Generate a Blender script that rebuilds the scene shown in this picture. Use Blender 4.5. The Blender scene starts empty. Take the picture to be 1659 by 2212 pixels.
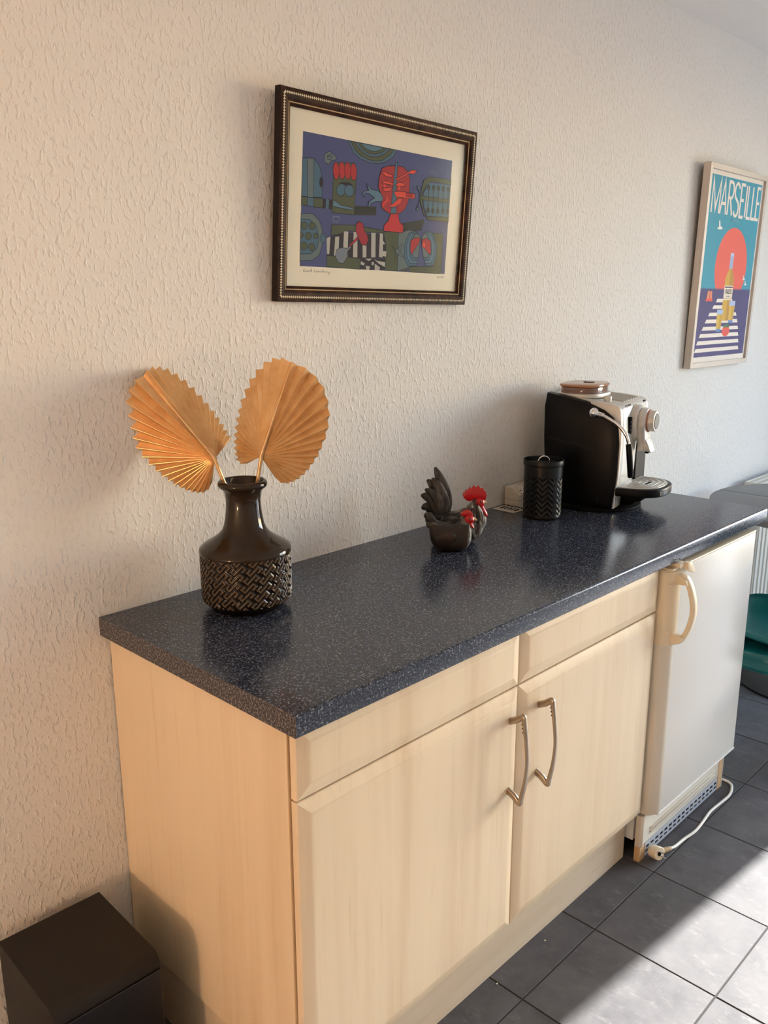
import bpy, bmesh, math, random
from mathutils import Vector, Matrix
random.seed(7)
S = bpy.context.scene
COL = S.collection
PI = math.pi

# ------------------------------------------------------------------ camera
F_PX, YAW, PITCH, ROLL = 1857.08, 0.7985, -0.2422, -0.0027
CAM = Vector((-0.7488, -1.515, 1.5084))
cam_d = bpy.data.cameras.new('camera'); cam_o = bpy.data.objects.new('camera', cam_d); COL.objects.link(cam_o)
cd = Vector((math.sin(YAW)*math.cos(PITCH), math.cos(YAW)*math.cos(PITCH), math.sin(PITCH)))
cr0 = Vector((math.cos(YAW), -math.sin(YAW), 0)); cu0 = cr0.cross(cd)
cr = math.cos(ROLL)*cr0+math.sin(ROLL)*cu0; cu = -math.sin(ROLL)*cr0+math.cos(ROLL)*cu0
cam_o.matrix_world = Matrix(((cr.x, cu.x, -cd.x, CAM.x), (cr.y, cu.y, -cd.y, CAM.y), (cr.z, cu.z, -cd.z, CAM.z), (0, 0, 0, 1)))
cam_d.sensor_fit = 'VERTICAL'; cam_d.sensor_height = 36; cam_d.lens = F_PX/2212*36; cam_d.clip_start = 0.02
S.camera = cam_o

# ------------------------------------------------------------------ light
SUN_EL, SUN_DRIFT = math.radians(23), 0.087
w = bpy.data.worlds.new('sky'); S.world = w; w.use_nodes = True
nt = w.node_tree; bgn = nt.nodes['Background']; sky = nt.nodes.new('ShaderNodeTexSky')
sky.sky_type = 'NISHITA'; sky.sun_disc = False; sky.sun_elevation = math.radians(23); sky.sun_rotation = math.radians(95)
sky.air_density = 1.0; sky.dust_density = 0.6; sky.ozone_density = 2.5
nt.links.new(sky.outputs[0], bgn.inputs[0]); bgn.inputs[1].default_value = 1.95
sun_d = bpy.data.lights.new('sun', 'SUN'); sun_d.energy = 31; sun_d.angle = math.radians(.65); sun_d.color = (1, .97, .93)
sun_o = bpy.data.objects.new('sun', sun_d); COL.objects.link(sun_o); sun_o.location = (9, -2, 4)
sd = Vector((-math.cos(SUN_EL), SUN_DRIFT*math.cos(SUN_EL), -math.sin(SUN_EL)))
sun_o.rotation_euler = sd.to_track_quat('-Z', 'Y').to_euler()
XW, YW0, YW1, ZW0, ZW1 = 4.3, -1.0, -3.1, 0.06, 2.25     # glazed patio door opening in the right wall
por = bpy.data.lights.new('window_portal', 'AREA'); por.shape = 'RECTANGLE'; por.size = YW0-YW1; por.size_y = ZW1-ZW0
por.cycles.is_portal = True
por_o = bpy.data.objects.new('window_portal', por); COL.objects.link(por_o); por_o.location = (XW+.13, (YW0+YW1)/2, (ZW0+ZW1)/2)
por_o.rotation_euler = Vector((-1, 0, 0)).to_track_quat('-Z', 'Z').to_euler()
vs = S.view_settings
vs.view_transform = 'Standard'; vs.look = 'None'; vs.gamma = 1; vs.use_curve_mapping = False; vs.exposure = 0.13
LAMP_E = 108.0

# ------------------------------------------------------------------ helpers
def lin(r, g, b):
    f = lambda c: (c/255/12.92) if c/255 <= .04045 else ((c/255+.055)/1.055)**2.4
    return (f(r), f(g), f(b), 1)
class M:
    """a procedural material with a small node kit"""
    def __init__(s, name, col=(.5, .5, .5, 1), rough=.5, metal=0, spec=.5, coat=0, coat_rough=.1):
        s.m = bpy.data.materials.new(name); s.m.use_nodes = True; s.n = s.m.node_tree.nodes; s.l = s.m.node_tree.links
        s.b = s.n['Principled BSDF']; s.b.inputs['Base Color'].default_value = col; s.b.inputs['Roughness'].default_value = rough
        s.b.inputs['Metallic'].default_value = metal; s.b.inputs['Specular IOR Level'].default_value = spec
        s.b.inputs['Coat Weight'].default_value = coat; s.b.inputs['Coat Roughness'].default_value = coat_rough
        s._co = None
    def co(s, scale=(1, 1, 1), rot=(0, 0, 0)):
        if s._co is None: s._co = s.n.new('ShaderNodeTexCoord')
        mp = s.n.new('ShaderNodeMapping'); mp.inputs['Scale'].default_value = scale; mp.inputs['Rotation'].default_value = rot
        s.l.new(s._co.outputs['Object'], mp.inputs[0]); return mp.outputs[0]
    def noise(s, scale, detail=3, rough=.5, vec=None, out=0):
        t = s.n.new('ShaderNodeTexNoise'); t.inputs['Scale'].default_value = scale; t.inputs['Detail'].default_value = detail
        t.inputs['Roughness'].default_value = rough; s.l.new(vec if vec else s.co(), t.inputs['Vector']); return t.outputs[out]
    def voro(s, scale, vec=None, feature='F1'):
        t = s.n.new('ShaderNodeTexVoronoi'); t.feature = feature; t.inputs['Scale'].default_value = scale
        s.l.new(vec if vec else s.co(), t.inputs['Vector']); return t
    def ramp(s, fac, stops, interp='LINEAR'):
        r = s.n.new('ShaderNodeValToRGB'); r.color_ramp.interpolation = interp; e = r.color_ramp.elements
        while len(e) < len(stops): e.new(.5)
        for el, (p, c) in zip(e, stops): el.position = p; el.color = c if len(c) == 4 else (*c, 1)
        s.l.new(fac, r.inputs[0]); return r.outputs[0]
    def mix(s, a, b, fac, mode='MIX'):
        x = s.n.new('ShaderNodeMix'); x.data_type = 'RGBA'; x.blend_type = mode
        for sock, v in ((x.inputs[6], a), (x.inputs[7], b), (x.inputs[0], fac)):
            if isinstance(v, (int, float)): sock.default_value = v
            elif isinstance(v, tuple): sock.default_value = v
            else: s.l.new(v, sock)
        return x.outputs[2]
    def math(s, op, a, b):
        x = s.n.new('ShaderNodeMath'); x.operation = op
        for i, v in enumerate((a, b)):
            if isinstance(v, (int, float)): x.inputs[i].default_value = v
            else: s.l.new(v, x.inputs[i])
        return x.outputs[0]
    def base(s, o): s.l.new(o, s.b.inputs['Base Color']); return s
    def rough(s, o): s.l.new(o, s.b.inputs['Roughness']); return s
    def bump(s, h, strength=.3, dist=.01):
        b = s.n.new('ShaderNodeBump'); b.inputs['Strength'].default_value = strength; b.inputs['Distance'].default_value = dist
        s.l.new(h, b.inputs['Height']); s.l.new(b.outputs[0], s.b.inputs['Normal']); return s

class G:
    """collects geometry for ONE mesh"""
    def __init__(s): s.v = []; s.f = []; s.m = []
    def add(s, vs, fs, mi=0):
        o = len(s.v); s.v += [tuple(v) for v in vs]; s.f += [tuple(i+o for i in f) for f in fs]; s.m += [mi]*len(fs); return s
    def bm(s, bm, mi=0, mat=None):
        if mat is not None: bm.transform(mat)
        bm.verts.ensure_lookup_table(); bm.verts.index_update()
        s.add([v.co[:] for v in bm.verts], [[v.index for v in f.verts] for f in bm.faces], mi); bm.free(); return s
    def box(s, a, b, bev=0, seg=2, mi=0, mat=None):
        bm = bmesh.new(); bmesh.ops.create_cube(bm, size=1)
        for v in bm.verts:
            v.co = Vector([(a[i]+b[i])/2+v.co[i]*abs(b[i]-a[i]) for i in range(3)])
        if bev: bmesh.ops.bevel(bm, geom=bm.edges[:], offset=bev, segments=seg, affect='EDGES', profile=.5)
        return s.bm(bm, mi, mat)
    def rings(s, R, closed=True, cap=True, mi=0, capmi=None, loop=False):
        n = len(R[0]); vs = [p for r in R for p in r]; fs = []
        m = len(R)
        for i in range(m if loop else m-1):
            i2 = (i+1) % m
            for j in range(n if closed else n-1):
                k = (j+1) % n; fs.append((i*n+j, i*n+k, i2*n+k, i2*n+j))
        s.add(vs, fs, mi)
        if cap and not loop:
            o = len(s.v)-len(vs)
            s.f += [tuple(o+j for j in reversed(range(n))), tuple(o+(m-1)*n+j for j in range(n))]
            s.m += [mi if capmi is None else capmi]*2
        return s
    def lathe(s, prof, n=48, c=(0, 0, 0), mi=0, cap=True, axis='Z'):
        R = []
        for r, z in prof:
            ring = []
            for j in range(n):
                a = 2*PI*j/n; x, y = r*math.cos(a), r*math.sin(a)
                p = (x, y, z) if axis == 'Z' else ((x, -z, y) if axis == 'Y' else (z, x, y))
                ring.append((c[0]+p[0], c[1]+p[1], c[2]+p[2]))
            R.append(ring)
        return s.rings(R, cap=cap, mi=mi)
    def tube(s, path, r, n=12, mi=0, flat=1.0, cap=True):
        P = [Vector(p) for p in path]; rs = r if isinstance(r, (list, tuple)) else [r]*len(P)
        R = []; prev = None
        for i, p in enumerate(P):
            t = (P[min(i+1, len(P)-1)]-P[max(i-1, 0)]).normalized()
            if prev is None:
                a = Vector((0, 0, 1)) if abs(t.z) < .9 else Vector((1, 0, 0)); nn = t.cross(a).normalized()
            else: nn = (prev-t*prev.dot(t)).normalized()
            prev = nn; b = t.cross(nn)
            R.append([tuple(p+nn*(rs[i]*math.cos(2*PI*j/n))+b*(rs[i]*flat*math.sin(2*PI*j/n))) for j in range(n)])
        return s.rings(R, mi=mi, cap=cap)
    def prism(s, poly, a, b, plane='XZ', mi=0, bev=0, seg=2):
        """poly in a plane, extruded along the third axis from a to b"""
        def P(u, v, t): return {'XZ': (u, t, v), 'YZ': (t, u, v), 'XY': (u, v, t)}[plane]
        bm = bmesh.new(); A = [bm.verts.new(P(u, v, a)) for u, v in poly]; B = [bm.verts.new(P(u, v, b)) for u, v in poly]
        n = len(poly); bm.faces.new(A); bm.faces.new(B[::-1])
        for i in range(n): bm.faces.new((A[i], B[i], B[(i+1) % n], A[(i+1) % n]))
        bmesh.ops.recalc_face_normals(bm, faces=bm.faces[:])
        if bev:
            es = [e for e in bm.edges if (e.verts[0] in A) == (e.verts[1] in A)]
            bmesh.ops.bevel(bm, geom=es, offset=bev, segments=seg, affect='EDGES', profile=.5)
        return s.bm(bm, mi)
    def ball(s, c, r, n=20, m=12, mi=0):
        rr = r if isinstance(r, (tuple, list)) else (r, r, r); R = []
        for i in range(m+1):
            t = PI*i/m; q = max(math.sin(t), 1e-3)
            R.append([(c[0]+rr[0]*q*math.cos(2*PI*j/n), c[1]+rr[1]*q*math.sin(2*PI*j/n), c[2]-rr[2]*math.cos(t)) for j in range(n)])
        return s.rings(R, mi=mi)
    def build(s, name, mats, parent=None, smooth=None, loc=None, rz=0):
        me = bpy.data.meshes.new(name); me.from_pydata(s.v, [], s.f)
        mats = mats if isinstance(mats, (list, tuple)) else [mats]
        for m in mats: me.materials.append(m.m if isinstance(m, M) else m)
        me.polygons.foreach_set('material_index', s.m)
        bm = bmesh.new(); bm.from_mesh(me); bmesh.ops.recalc_face_normals(bm, faces=bm.faces[:]); bm.to_mesh(me); bm.free()
        if smooth is not None:
            me.shade_smooth(); me.set_sharp_from_angle(angle=math.radians(smooth))
        me.update()
        o = bpy.data.objects.new(name, me); COL.objects.link(o)
        if parent: o.parent = parent
        if loc: o.location = loc
        o.rotation_euler.z = rz
        return o
def thing(name, label, cat, loc=(0, 0, 0), rz=0, group=None):
    o = bpy.data.objects.new(name, None); COL.objects.link(o); o.location = loc; o.rotation_euler.z = rz; o.empty_display_size = .05
    return tag(o, label, cat, group)
def tag(o, label, cat, group=None):
    o['label'] = label; o['category'] = cat
    if group: o['group'] = group
    return o
def struct(o, label=None):
    o['kind'] = 'structure'
    if label: o['label'] = label
    return o
def catmull(P, k=6):
    out = []
    P = [Vector(p) for p in P]; Q = [2*P[0]-P[1]]+P+[2*P[-1]-P[-2]]
    for i in range(1, len(Q)-2):
        for j in range(k):
            t = j/k; a, b, c, d = Q[i-1:i+3]
            out.append(.5*((2*b)+(c-a)*t+(2*a-5*b+4*c-d)*t*t+(3*b-a-3*c+d)*t**3))
    out.append(P[-1]); return out
def interp(T, x):
    if x <= T[0][0]: return T[0][1]
    for (a, p), (b, q) in zip(T, T[1:]):
        if x <= b: return p+(q-p)*(x-a)/(b-a)
    return T[-1][1]
def text_mesh(body, size, name, mat, parent, loc, rot, sx=1.0, depth=.0002):
    cv = bpy.data.curves.new(name, 'FONT'); cv.body = body; cv.size = size; cv.align_x = 'CENTER'; cv.align_y = 'CENTER'; cv.extrude = depth
    tmp = bpy.data.objects.new(name, cv); COL.objects.link(tmp)
    me = bpy.data.meshes.new_from_object(tmp.evaluated_get(bpy.context.evaluated_depsgraph_get()))
    bpy.data.objects.remove(tmp); me.name = name; me.materials.clear(); me.materials.append(mat.m)
    o = bpy.data.objects.new(name, me); COL.objects.link(o); o.parent = parent; o.location = loc; o.rotation_euler = rot; o.scale = (sx, 1, 1)
    return o

# ------------------------------------------------------------------ materials
def wall_mat(name, col):
    m = M(name, col, rough=.9, spec=.2)
    v = m.co((1, 1, .5))
    a = m.noise(120, 2, .5, v); b = m.noise(62, 3, .6, v)
    chip = m.ramp(a, [(.52, (0, 0, 0)), (.68, (1, 1, 1))])
    h = m.mix(chip, b, .35); m.bump(h, .62, .0042)
    return m
M_WALL = wall_mat('woodchip_wallpaper', lin(229, 225, 219))
M_CEIL = M('ceiling_paint', lin(240, 238, 235), rough=.95, spec=.1); M_CEIL.bump(M_CEIL.noise(60, 3), .15, .004)
def wood_mat(name, dark, light, axis='Z', rough=.42):
    m = M(name, light, rough=rough, spec=.4)
    sc = {'Z': (1, 1, .055), 'X': (.055, 1, 1)}[axis]
    a = m.noise(14, 4, .55, m.co(sc)); b = m.noise(75, 4, .6, m.co(tuple(x*.9 for x in sc))); c = m.noise(3.2, 2, .5, m.co((1, 1, .12) if axis == 'Z' else (.12, 1, 1)))
    base = m.ramp(a, [(.3, dark), (.52, light), (.75, tuple(min(1, x*1.05) for x in light[:3])+(1,))])
    fine = m.ramp(b, [(.32, tuple(x*.86 for x in dark[:3])+(1,)), (.42, (1, 1, 1, 1))])
    m.base(m.mix(m.mix(base, tuple(x*.93 for x in light[:3])+(1,), m.ramp(c, [(.4, (0, 0, 0)), (.7, (.6, .6, .6))])), fine, .14, 'MULTIPLY'))
    m.bump(b, .03, .001); return m
M_MAPLE = wood_mat('maple_laminate', lin(218, 193, 159), lin(232, 212, 181))
M_MAPLE_H = wood_mat('maple_plinth', lin(202, 182, 156), lin(216, 198, 172), 'X', .5)
M_MAPLE_EDGE = M('maple_edge_band', lin(214, 180, 138), .45)
M_DARKGAP = M('cabinet_gap_shade', lin(60, 45, 35), .8)  # dark tone paints the shade in the gaps between the fronts
M_TOP = M('speckled_laminate', lin(52, 56, 66), rough=.19, spec=.5)
_v = M_TOP.voro(430); _n = M_TOP.noise(250, 3, .7); _n2 = M_TOP.noise(7, 2)
_a = M_TOP.ramp(_n, [(.38, lin(24, 28, 38)), (.52, lin(48, 54, 68)), (.6, lin(74, 82, 98)), (.7, lin(128, 136, 148))])
_sp = M_TOP.n.new('ShaderNodeSeparateColor'); M_TOP.l.new(_v.outputs['Color'], _sp.inputs[0])
M_TOP.base(M_TOP.mix(_a, lin(150, 153, 158), M_TOP.ramp(_sp.outputs[0], [(.92, (0, 0, 0)), (.94, (.6, .6, .6))], 'CONSTANT')))
M_TILE = M('floor_tile', lin(92, 92, 94), rough=.6, spec=.2)
_n = M_TILE.noise(9, 6, .65); _s = M_TILE.noise(38, 6, .8, M_TILE.co((1, .5, 1), (0, 0, .6)))
_b = M_TILE.ramp(_n, [(.3, lin(74, 74, 77)), (.7, lin(98, 97, 99))])
M_TILE.base(M_TILE.mix(_b, lin(132, 130, 129), M_TILE.ramp(_s, [(.55, (0, 0, 0)), (.72, (.42, .42, .42))])))
M_TILE.rough(M_TILE.ramp(_n, [(.3, (.52,)*3), (.7, (.66,)*3)])); M_TILE.bump(M_TILE.noise(90, 4, .6), .06, .002)
M_GROUT = M('grout', lin(62, 60, 60), .9, spec=.1)
M_WHITE = M('white_enamel', lin(226, 226, 222), .24, spec=.4); M_WHITE.bump(M_WHITE.noise(5, 2), .04, .01)
M_CREAM = M('yellowed_plastic', lin(226, 210, 180), .35); M_CREAM2 = M('greyed_plastic_trim', lin(212, 204, 188), .4)
M_CORD = M('white_cord', lin(226, 222, 210), .5)
M_GRILLE = M('grey_metal_grille', lin(190, 196, 206), .35, .2)
M_SLOT = M('dark_slot', lin(14, 14, 15), .8, spec=.1)
M_RAWWOOD = wood_mat('raw_wood_block', lin(176, 136, 96), lin(206, 172, 130))
M_STEEL = M('brushed_nickel', lin(176, 158, 138), .28, 1.0)
M_CHROME = M('chrome', (.85, .85, .86, 1), .07, 1.0)
M_BLACKP = M('black_plastic', lin(13, 13, 15), .36, spec=.16)
M_BLACKM = M('black_satin_metal', lin(9, 9, 10), .34, spec=.3)
M_SILVER = M('silver_plastic', lin(202, 200, 194), .36, .2)
M_SILVER_D = M('silver_plastic_darker', lin(172, 169, 162), .45, .2)  # darker silver, for the ribs and the painted groove shade
M_GREYP = M('dark_grey_rubber', lin(78, 80, 82), .6)
M_GLAZE = M('brown_glaze', lin(46, 35, 25), .07, spec=.32)
M_GLAZE_T = M('brown_glaze_thin', lin(86, 70, 54), .12, spec=.4)
M_GLAZE_D = M('brown_glaze_pooled', lin(24, 16, 11), .07, spec=.4)
M_GOLD = M('gold_paint', lin(206, 160, 104), .3, .42)
_n = M_GOLD.noise(30, 3, .6); M_GOLD.base(M_GOLD.ramp(_n, [(.25, lin(206, 162, 110)), (.5, lin(222, 182, 130)), (.75, lin(232, 198, 150))]))
M_GOLDV = M('gold_vein', lin(232, 186, 122), .3, .5)
M_TEAL = M('teal_plastic', lin(12, 98, 100), .32)
M_TABLE = M('grey_table_laminate', lin(104, 104, 104), .4)
M_RAD = M('radiator_enamel', lin(226, 222, 210), .3)
M_SPK = M('black_ash_vinyl', lin(34, 30, 27), .55, spec=.3); M_SPK.bump(M_SPK.noise(220, 3, .6, M_SPK.co((1, .1, 1))), .1, .001)
M_SPKF = M('black_gloss_front', lin(18, 14, 15), .35)
def glass_mat(name, tint=(1, 1, 1, 1), refl=.06, rough=.02, power=.6):
    m = M(name); n, l = m.n, m.l; n.remove(m.b); out = [x for x in n if x.type == 'OUTPUT_MATERIAL'][0]
    t = n.new('ShaderNodeBsdfTransparent'); t.inputs[0].default_value = tint
    g = n.new('ShaderNodeBsdfGlossy'); g.inputs['Roughness'].default_value = rough
    lw = n.new('ShaderNodeLayerWeight'); lw.inputs[0].default_value = .5
    pw = n.new('ShaderNodeMath'); pw.operation = 'POWER'; pw.inputs[1].default_value = 5; l.new(lw.outputs['Facing'], pw.inputs[0])
    fr = n.new('ShaderNodeMath'); fr.operation = 'MULTIPLY_ADD'; fr.inputs[1].default_value = power; fr.inputs[2].default_value = refl*.5; l.new(pw.outputs[0], fr.inputs[0])
    mx = n.new('ShaderNodeMixShader'); l.new(fr.outputs[0], mx.inputs[0]); l.new(t.outputs[0], mx.inputs[1]); l.new(g.outputs[0], mx.inputs[2]); l.new(mx.outputs[0], out.inputs[0])
    return m
M_GLASS = glass_mat('clear_glass')
M_PGLASS = glass_mat('matt_picture_glass', refl=.010, power=.12, rough=.12)
def plain(name, c, rough=.7): return M(name, lin(*c), rough, spec=.2)

# ------------------------------------------------------------------ the room
X0, X1, Y0, ZC = -2.75, XW, -3.75, 2.45
M_FLOORB = M_GROUT
fl = struct(G().box((X0-.1, Y0-.1, -.06), (X1+.1, .1, -.0012)).build('floor', M_GROUT))
TS, TX, TY = .3043, .6048, -.6214
tile_me = None
for i in range(-11, 13):
    for j in range(-11, 4):
        a, b = TX+i*TS+.002, TX+(i+1)*TS-.002; c, d = TY+j*TS+.002, TY+(j+1)*TS-.002
        a2, b2, c2, d2 = max(a, X0), min(b, X1), max(c, Y0), min(d, 0)
        if b2-a2 < .02 or d2-c2 < .02: continue
        full = (a2, b2, c2, d2) == (a, b, c, d)
        h = (TS-.004)/2
        if full and tile_me:
            o = bpy.data.objects.new('tile', tile_me); COL.objects.link(o); o.parent = fl
        else:
            hx, hy = (b2-a2)/2, (d2-c2)/2
            o = G().box((-hx, -hy, -.008), (hx, hy, 0), .0007, 1).build('tile', M_TILE, fl)
            if full: tile_me = o.data
        o.location = ((a2+b2)/2, (c2+d2)/2, random.uniform(-.0003, .0003))
# tile pattern varies from tile to tile
_oi = M_TILE.n.new('ShaderNodeObjectInfo'); _cmb = M_TILE.n.new('ShaderNodeVectorMath'); _cmb.operation = 'SCALE'; _cmb.inputs[3].default_value = 1.0
for nd in [x for x in M_TILE.n if x.type == 'MAPPING']:
    mul = M_TILE.n.new('ShaderNodeMath'); mul.operation = 'MULTIPLY'; mul.inputs[1].default_value = 37.0
    M_TILE.l.new(_oi.outputs['Random'], mul.inputs[0]); M_TILE.l.new(mul.outputs[0], nd.inputs['Location'])
struct(G().box((X0-.1, Y0-.1, ZC), (X1+.1, .1, ZC+.1)).build('ceiling', M_CEIL))
struct(G().box((X0-.1, 0, -.06), (X1+.1, .1, ZC)).build('wall_back', M_WALL))
struct(G().box((X0-.1, Y0, -.06), (X0, 0, ZC)).build('wall_left', M_WALL))
struct(G().box((X0-.1, Y0-.1, -.06), (X1+.1, Y0, ZC)).build('wall_front', M_WALL))
g = G()
g.box((X1, YW0, -.06), (X1+.24, 0, ZC)); g.box((X1, Y0, -.06), (X1+.24, YW1, ZC))
g.box((X1, YW1, ZW1), (X1+.24, YW0, ZC)); g.box((X1, YW1, -.06), (X1+.24, YW0, ZW0))
struct(g.build('wall_right', M_WALL))
M_FRAME = plain('white_window_frame', (235, 235, 232), .4)
wf = G(); xa, xb = X1+.08, X1+.15
def bar(y0, y1, z0, z1): wf.box((xa, y0, z0), (xb, y1, z1), .004, 1)
bar(YW1, YW1+.06, ZW0, ZW1); bar(YW0-.06, YW0, ZW0, ZW1); bar(YW1+.06, YW0-.06, ZW1-.06, ZW1); bar(YW1+.06, YW0-.06, ZW0, ZW0+.08)
ym = (YW0+YW1)/2; bar(ym-.045, ym+.045, ZW0+.08, ZW1-.06)
win = struct(wf.build('window_1', M_FRAME), 'glazed patio door letting daylight into the room')
for k, (ya, yb) in enumerate(((YW1+.06, ym-.045), (ym+.045, YW0-.06))):
    G().box((X1+.11, ya, ZW0+.08), (X1+.116, yb, ZW1-.06)).build('pane', M_GLASS, win)
G().box((X1+.065, ym-.012, 1.0), (X1+.08, ym+.012, 1.15), .004).build('window_handle', M_CHROME, win)
M_TERR = M('terrace_paving', lin(188, 180, 168), .8); M_TERR.base(M_TERR.ramp(M_TERR.noise(3, 4), [(.3, lin(140, 140, 138)), (.7, lin(160, 160, 158))]))
struct(G().box((X1+.24, -12, -.16), (X1+16, 10, -.06)).build('terrace', M_TERR), 'unseen paved terrace added outside the patio door to bounce light in')  # unseen ground, added to bounce daylight up into the room

# ------------------------------------------------------------------ worktop
H, TH, L, D = .9033, .038, 1.8253, .600
zt, zb = H, H-TH
prof = [(-.001, zb), (-.001, zt)]
for k in range(7): a = PI/2*(k/6); prof.append((-(D-.006)-.006*math.sin(a), zt-.006+.006*math.cos(a)))
for k in range(4): a = PI/2*(k/3); prof.append((-(D-.003)-.003*math.cos(a), zb+.003-.003*math.sin(a)))
wt = thing('worktop', 'long dark blue-grey speckled worktop over the cabinet and the fridge', 'worktop', (0, 0, 0))
G().prism(prof, .0006, L-.0006, 'YZ').build('slab', M_TOP, wt, 40)
M_EDGE = M('worktop_edge_strip', lin(62, 56, 58), .45); _n = M_EDGE.noise(260, 3, .7); M_EDGE.base(M_EDGE.ramp(_n, [(.4, lin(34, 31, 35)), (.52, lin(66, 62, 68)), (.63, lin(150, 146, 146))]))
G().prism(prof, 0, .0006, 'YZ').build('end_strip', M_EDGE, wt)
G().prism(prof, L-.0006, L, 'YZ').build('end_strip', M_EDGE, wt)
M_VENT = plain('cream_vent_plastic', (206, 198, 180), .5)
vg = G(); vx0, vx1, vy0, vy1 = 1.254, 1.42, -.090, -.012; vz0, vz1 = H, H+.0018
ny, nx = 5, 4; py = .012
vg.box((vx0, vy0, vz0), (vx1, vy0+.009, vz1), .001, 1); vg.box((vx0, vy1-.009, vz0), (vx1, vy1, vz1), .001, 1)
vg.box((vx0, vy0+.009, vz0), (vx0+.022, vy1-.009, vz1), .001, 1); vg.box((vx1-.022, vy0+.009, vz0), (vx1, vy1-.009, vz1), .001, 1)
sy = (vy1-vy0-.018)/ny
for k in range(1, ny): vg.box((vx0+.022, vy0+.009+k*sy-.0022, vz0), (vx1-.022, vy0+.009+k*sy+.0022, vz1-.0001))
for k in range(1, nx):
    xx = vx0+.022+(vx1-vx0-.044)*k/nx; vg.box((xx-.003, vy0+.009, vz0), (xx+.003, vy1-.009, vz1-.0002))
vo = vg.build('vent_grille', M_VENT, wt); vo['label'] = 'cream slotted vent grille set into the worktop by the wall'
G().box((vx0+.01, vy0+.006, H+.0001), (vx1-.01, vy1-.006, H+.0011)).build('vent_slot_shade', M_SLOT, vo)  # dark sheet under the bars stands in for shade in the slots

# ------------------------------------------------------------------ base cabinet
cab = thing('base_cabinet', 'pale maple base cabinet with two drawers over two bow-handled doors', 'cabinet', (0, 0, 0))
ZD0, ZD1, ZG = .1575, .7345, .0035
YF = -.577                              # face of the fronts
XL, WD = .0215, .5953
G().box((.018, -.553, ZD0), (.0365, -.004, zb-.0005), .0008, 1).build('side_panel', M_MAPLE, cab)
G().box((.0178, -.5545, ZD0), (.0364, -.553, zb-.001)).build('edge_band', M_MAPLE_EDGE, cab)
G().box((1.196, -.553, ZD0), (1.2145, -.004, zb-.0005), .0008, 1).build('side_panel', M_MAPLE, cab)
gb = G(); gb.box((.0365, -.540, ZD0), (1.196, -.02, zb-.001)); gb.build('carcass', M_DARKGAP, cab)
G().box((.026, -.5291, 0), (1.2135, -.515, ZD0-.001), .0008, 1).build('plinth', M_MAPLE_H, cab)
G().box((.026, -.515, 0), (.040, -.01, ZD0-.001), .0006, 1).build('plinth_return', M_MAPLE_H, cab)
def front(x0, x1, z0, z1, name):
    yb = -.5565; R = []
    T = [(0, yb), (0, YF+.0085), (.0012, YF+.0066), (.0036, YF+.0056), (.022, YF+.0012), (.026, YF+.0002), (.029, YF)]
    for ins, y in T: R.append([(x0+ins, y, z0+ins), (x1-ins, y, z0+ins), (x1-ins, y, z1-ins), (x0+ins, y, z1-ins)])
    return G().rings(R).build(name, M_MAPLE, cab, 14)
def bow_handle(parent, x):
    # mounts 158 mm apart, arms splaying outward to the tips of a thin bowed grip
    top, bot = .668, .510; g = G()
    yt = YF-.033
    C = catmull([(x, YF+.001, top), (x, YF-.017, top+.010), (x, yt+.002, top+.021), (x, yt-.002, top+.010), (x, yt-.009, top-.035), (x, yt-.0125, (top+bot)/2), (x, yt-.008, bot+.03), (x, yt, bot-.008), (x, yt+.003, bot-.018), (x, YF-.016, bot-.008), (x, YF+.001, bot)], 5)
    n = len(C); R = []
    for i, p in enumerate(C):
        t = i/(n-1); e = min(1, abs(t-.5)*2*1.3)**1.6; wv = .0030+.0042*e
        tv = (C[min(i+1, n-1)]-C[max(i-1, 0)]).normalized(); b = tv.cross(Vector((1, 0, 0)))
        ring = []
        for q in range(16):
            a = 2*PI*q/16; c_, s_ = math.cos(a), math.sin(a)
            ring.append(tuple(p+Vector((1, 0, 0))*(.0050*math.copysign(abs(c_)**.5, c_))+b*(wv*math.copysign(abs(s_)**.5, s_))))
        R.append(ring)
    g.rings(R)
    for k in range(3):
        g.ball((x-.0049, yt+.0005-.0013*k, top+.006-.0085*k), .0013, 8, 5, 1)
    return g.build('handle', [M_STEEL, M_SLOT], parent, 40)
xm = XL+WD
for (a, b, hx) in ((XL, xm-.0015, .5835), (xm+.0015, XL+2*WD, .6865)):
    front(a, b, ZD1+ZG/2, zb-.004, 'drawer_front')
    d = front(a, b, ZD0, ZD1-ZG/2, 'door')
    bow_handle(d, hx)
for x in (XL+.045, xm-.06, xm+.05, XL+2*WD-.03):
    G().ball((x, -.562, ZD1), (.003, .003, .0022), 8, 6).build('bumper', M_CORD, cab)

# ------------------------------------------------------------------ fridge
fr = thing('refrigerator', 'white undercounter fridge with cream bow handle and vented base', 'fridge', (1.2205, 0, 0))
FW, FY = .530, -.600                     # width, face of the door
ZF0, ZF1 = .152, .846
bd = G(); bd.box((.002, -.549, .056), (FW-.002, -.03, .858), .004, 2); bd.build('body', M_WHITE, fr, 40)
dg = G(); R = []
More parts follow.
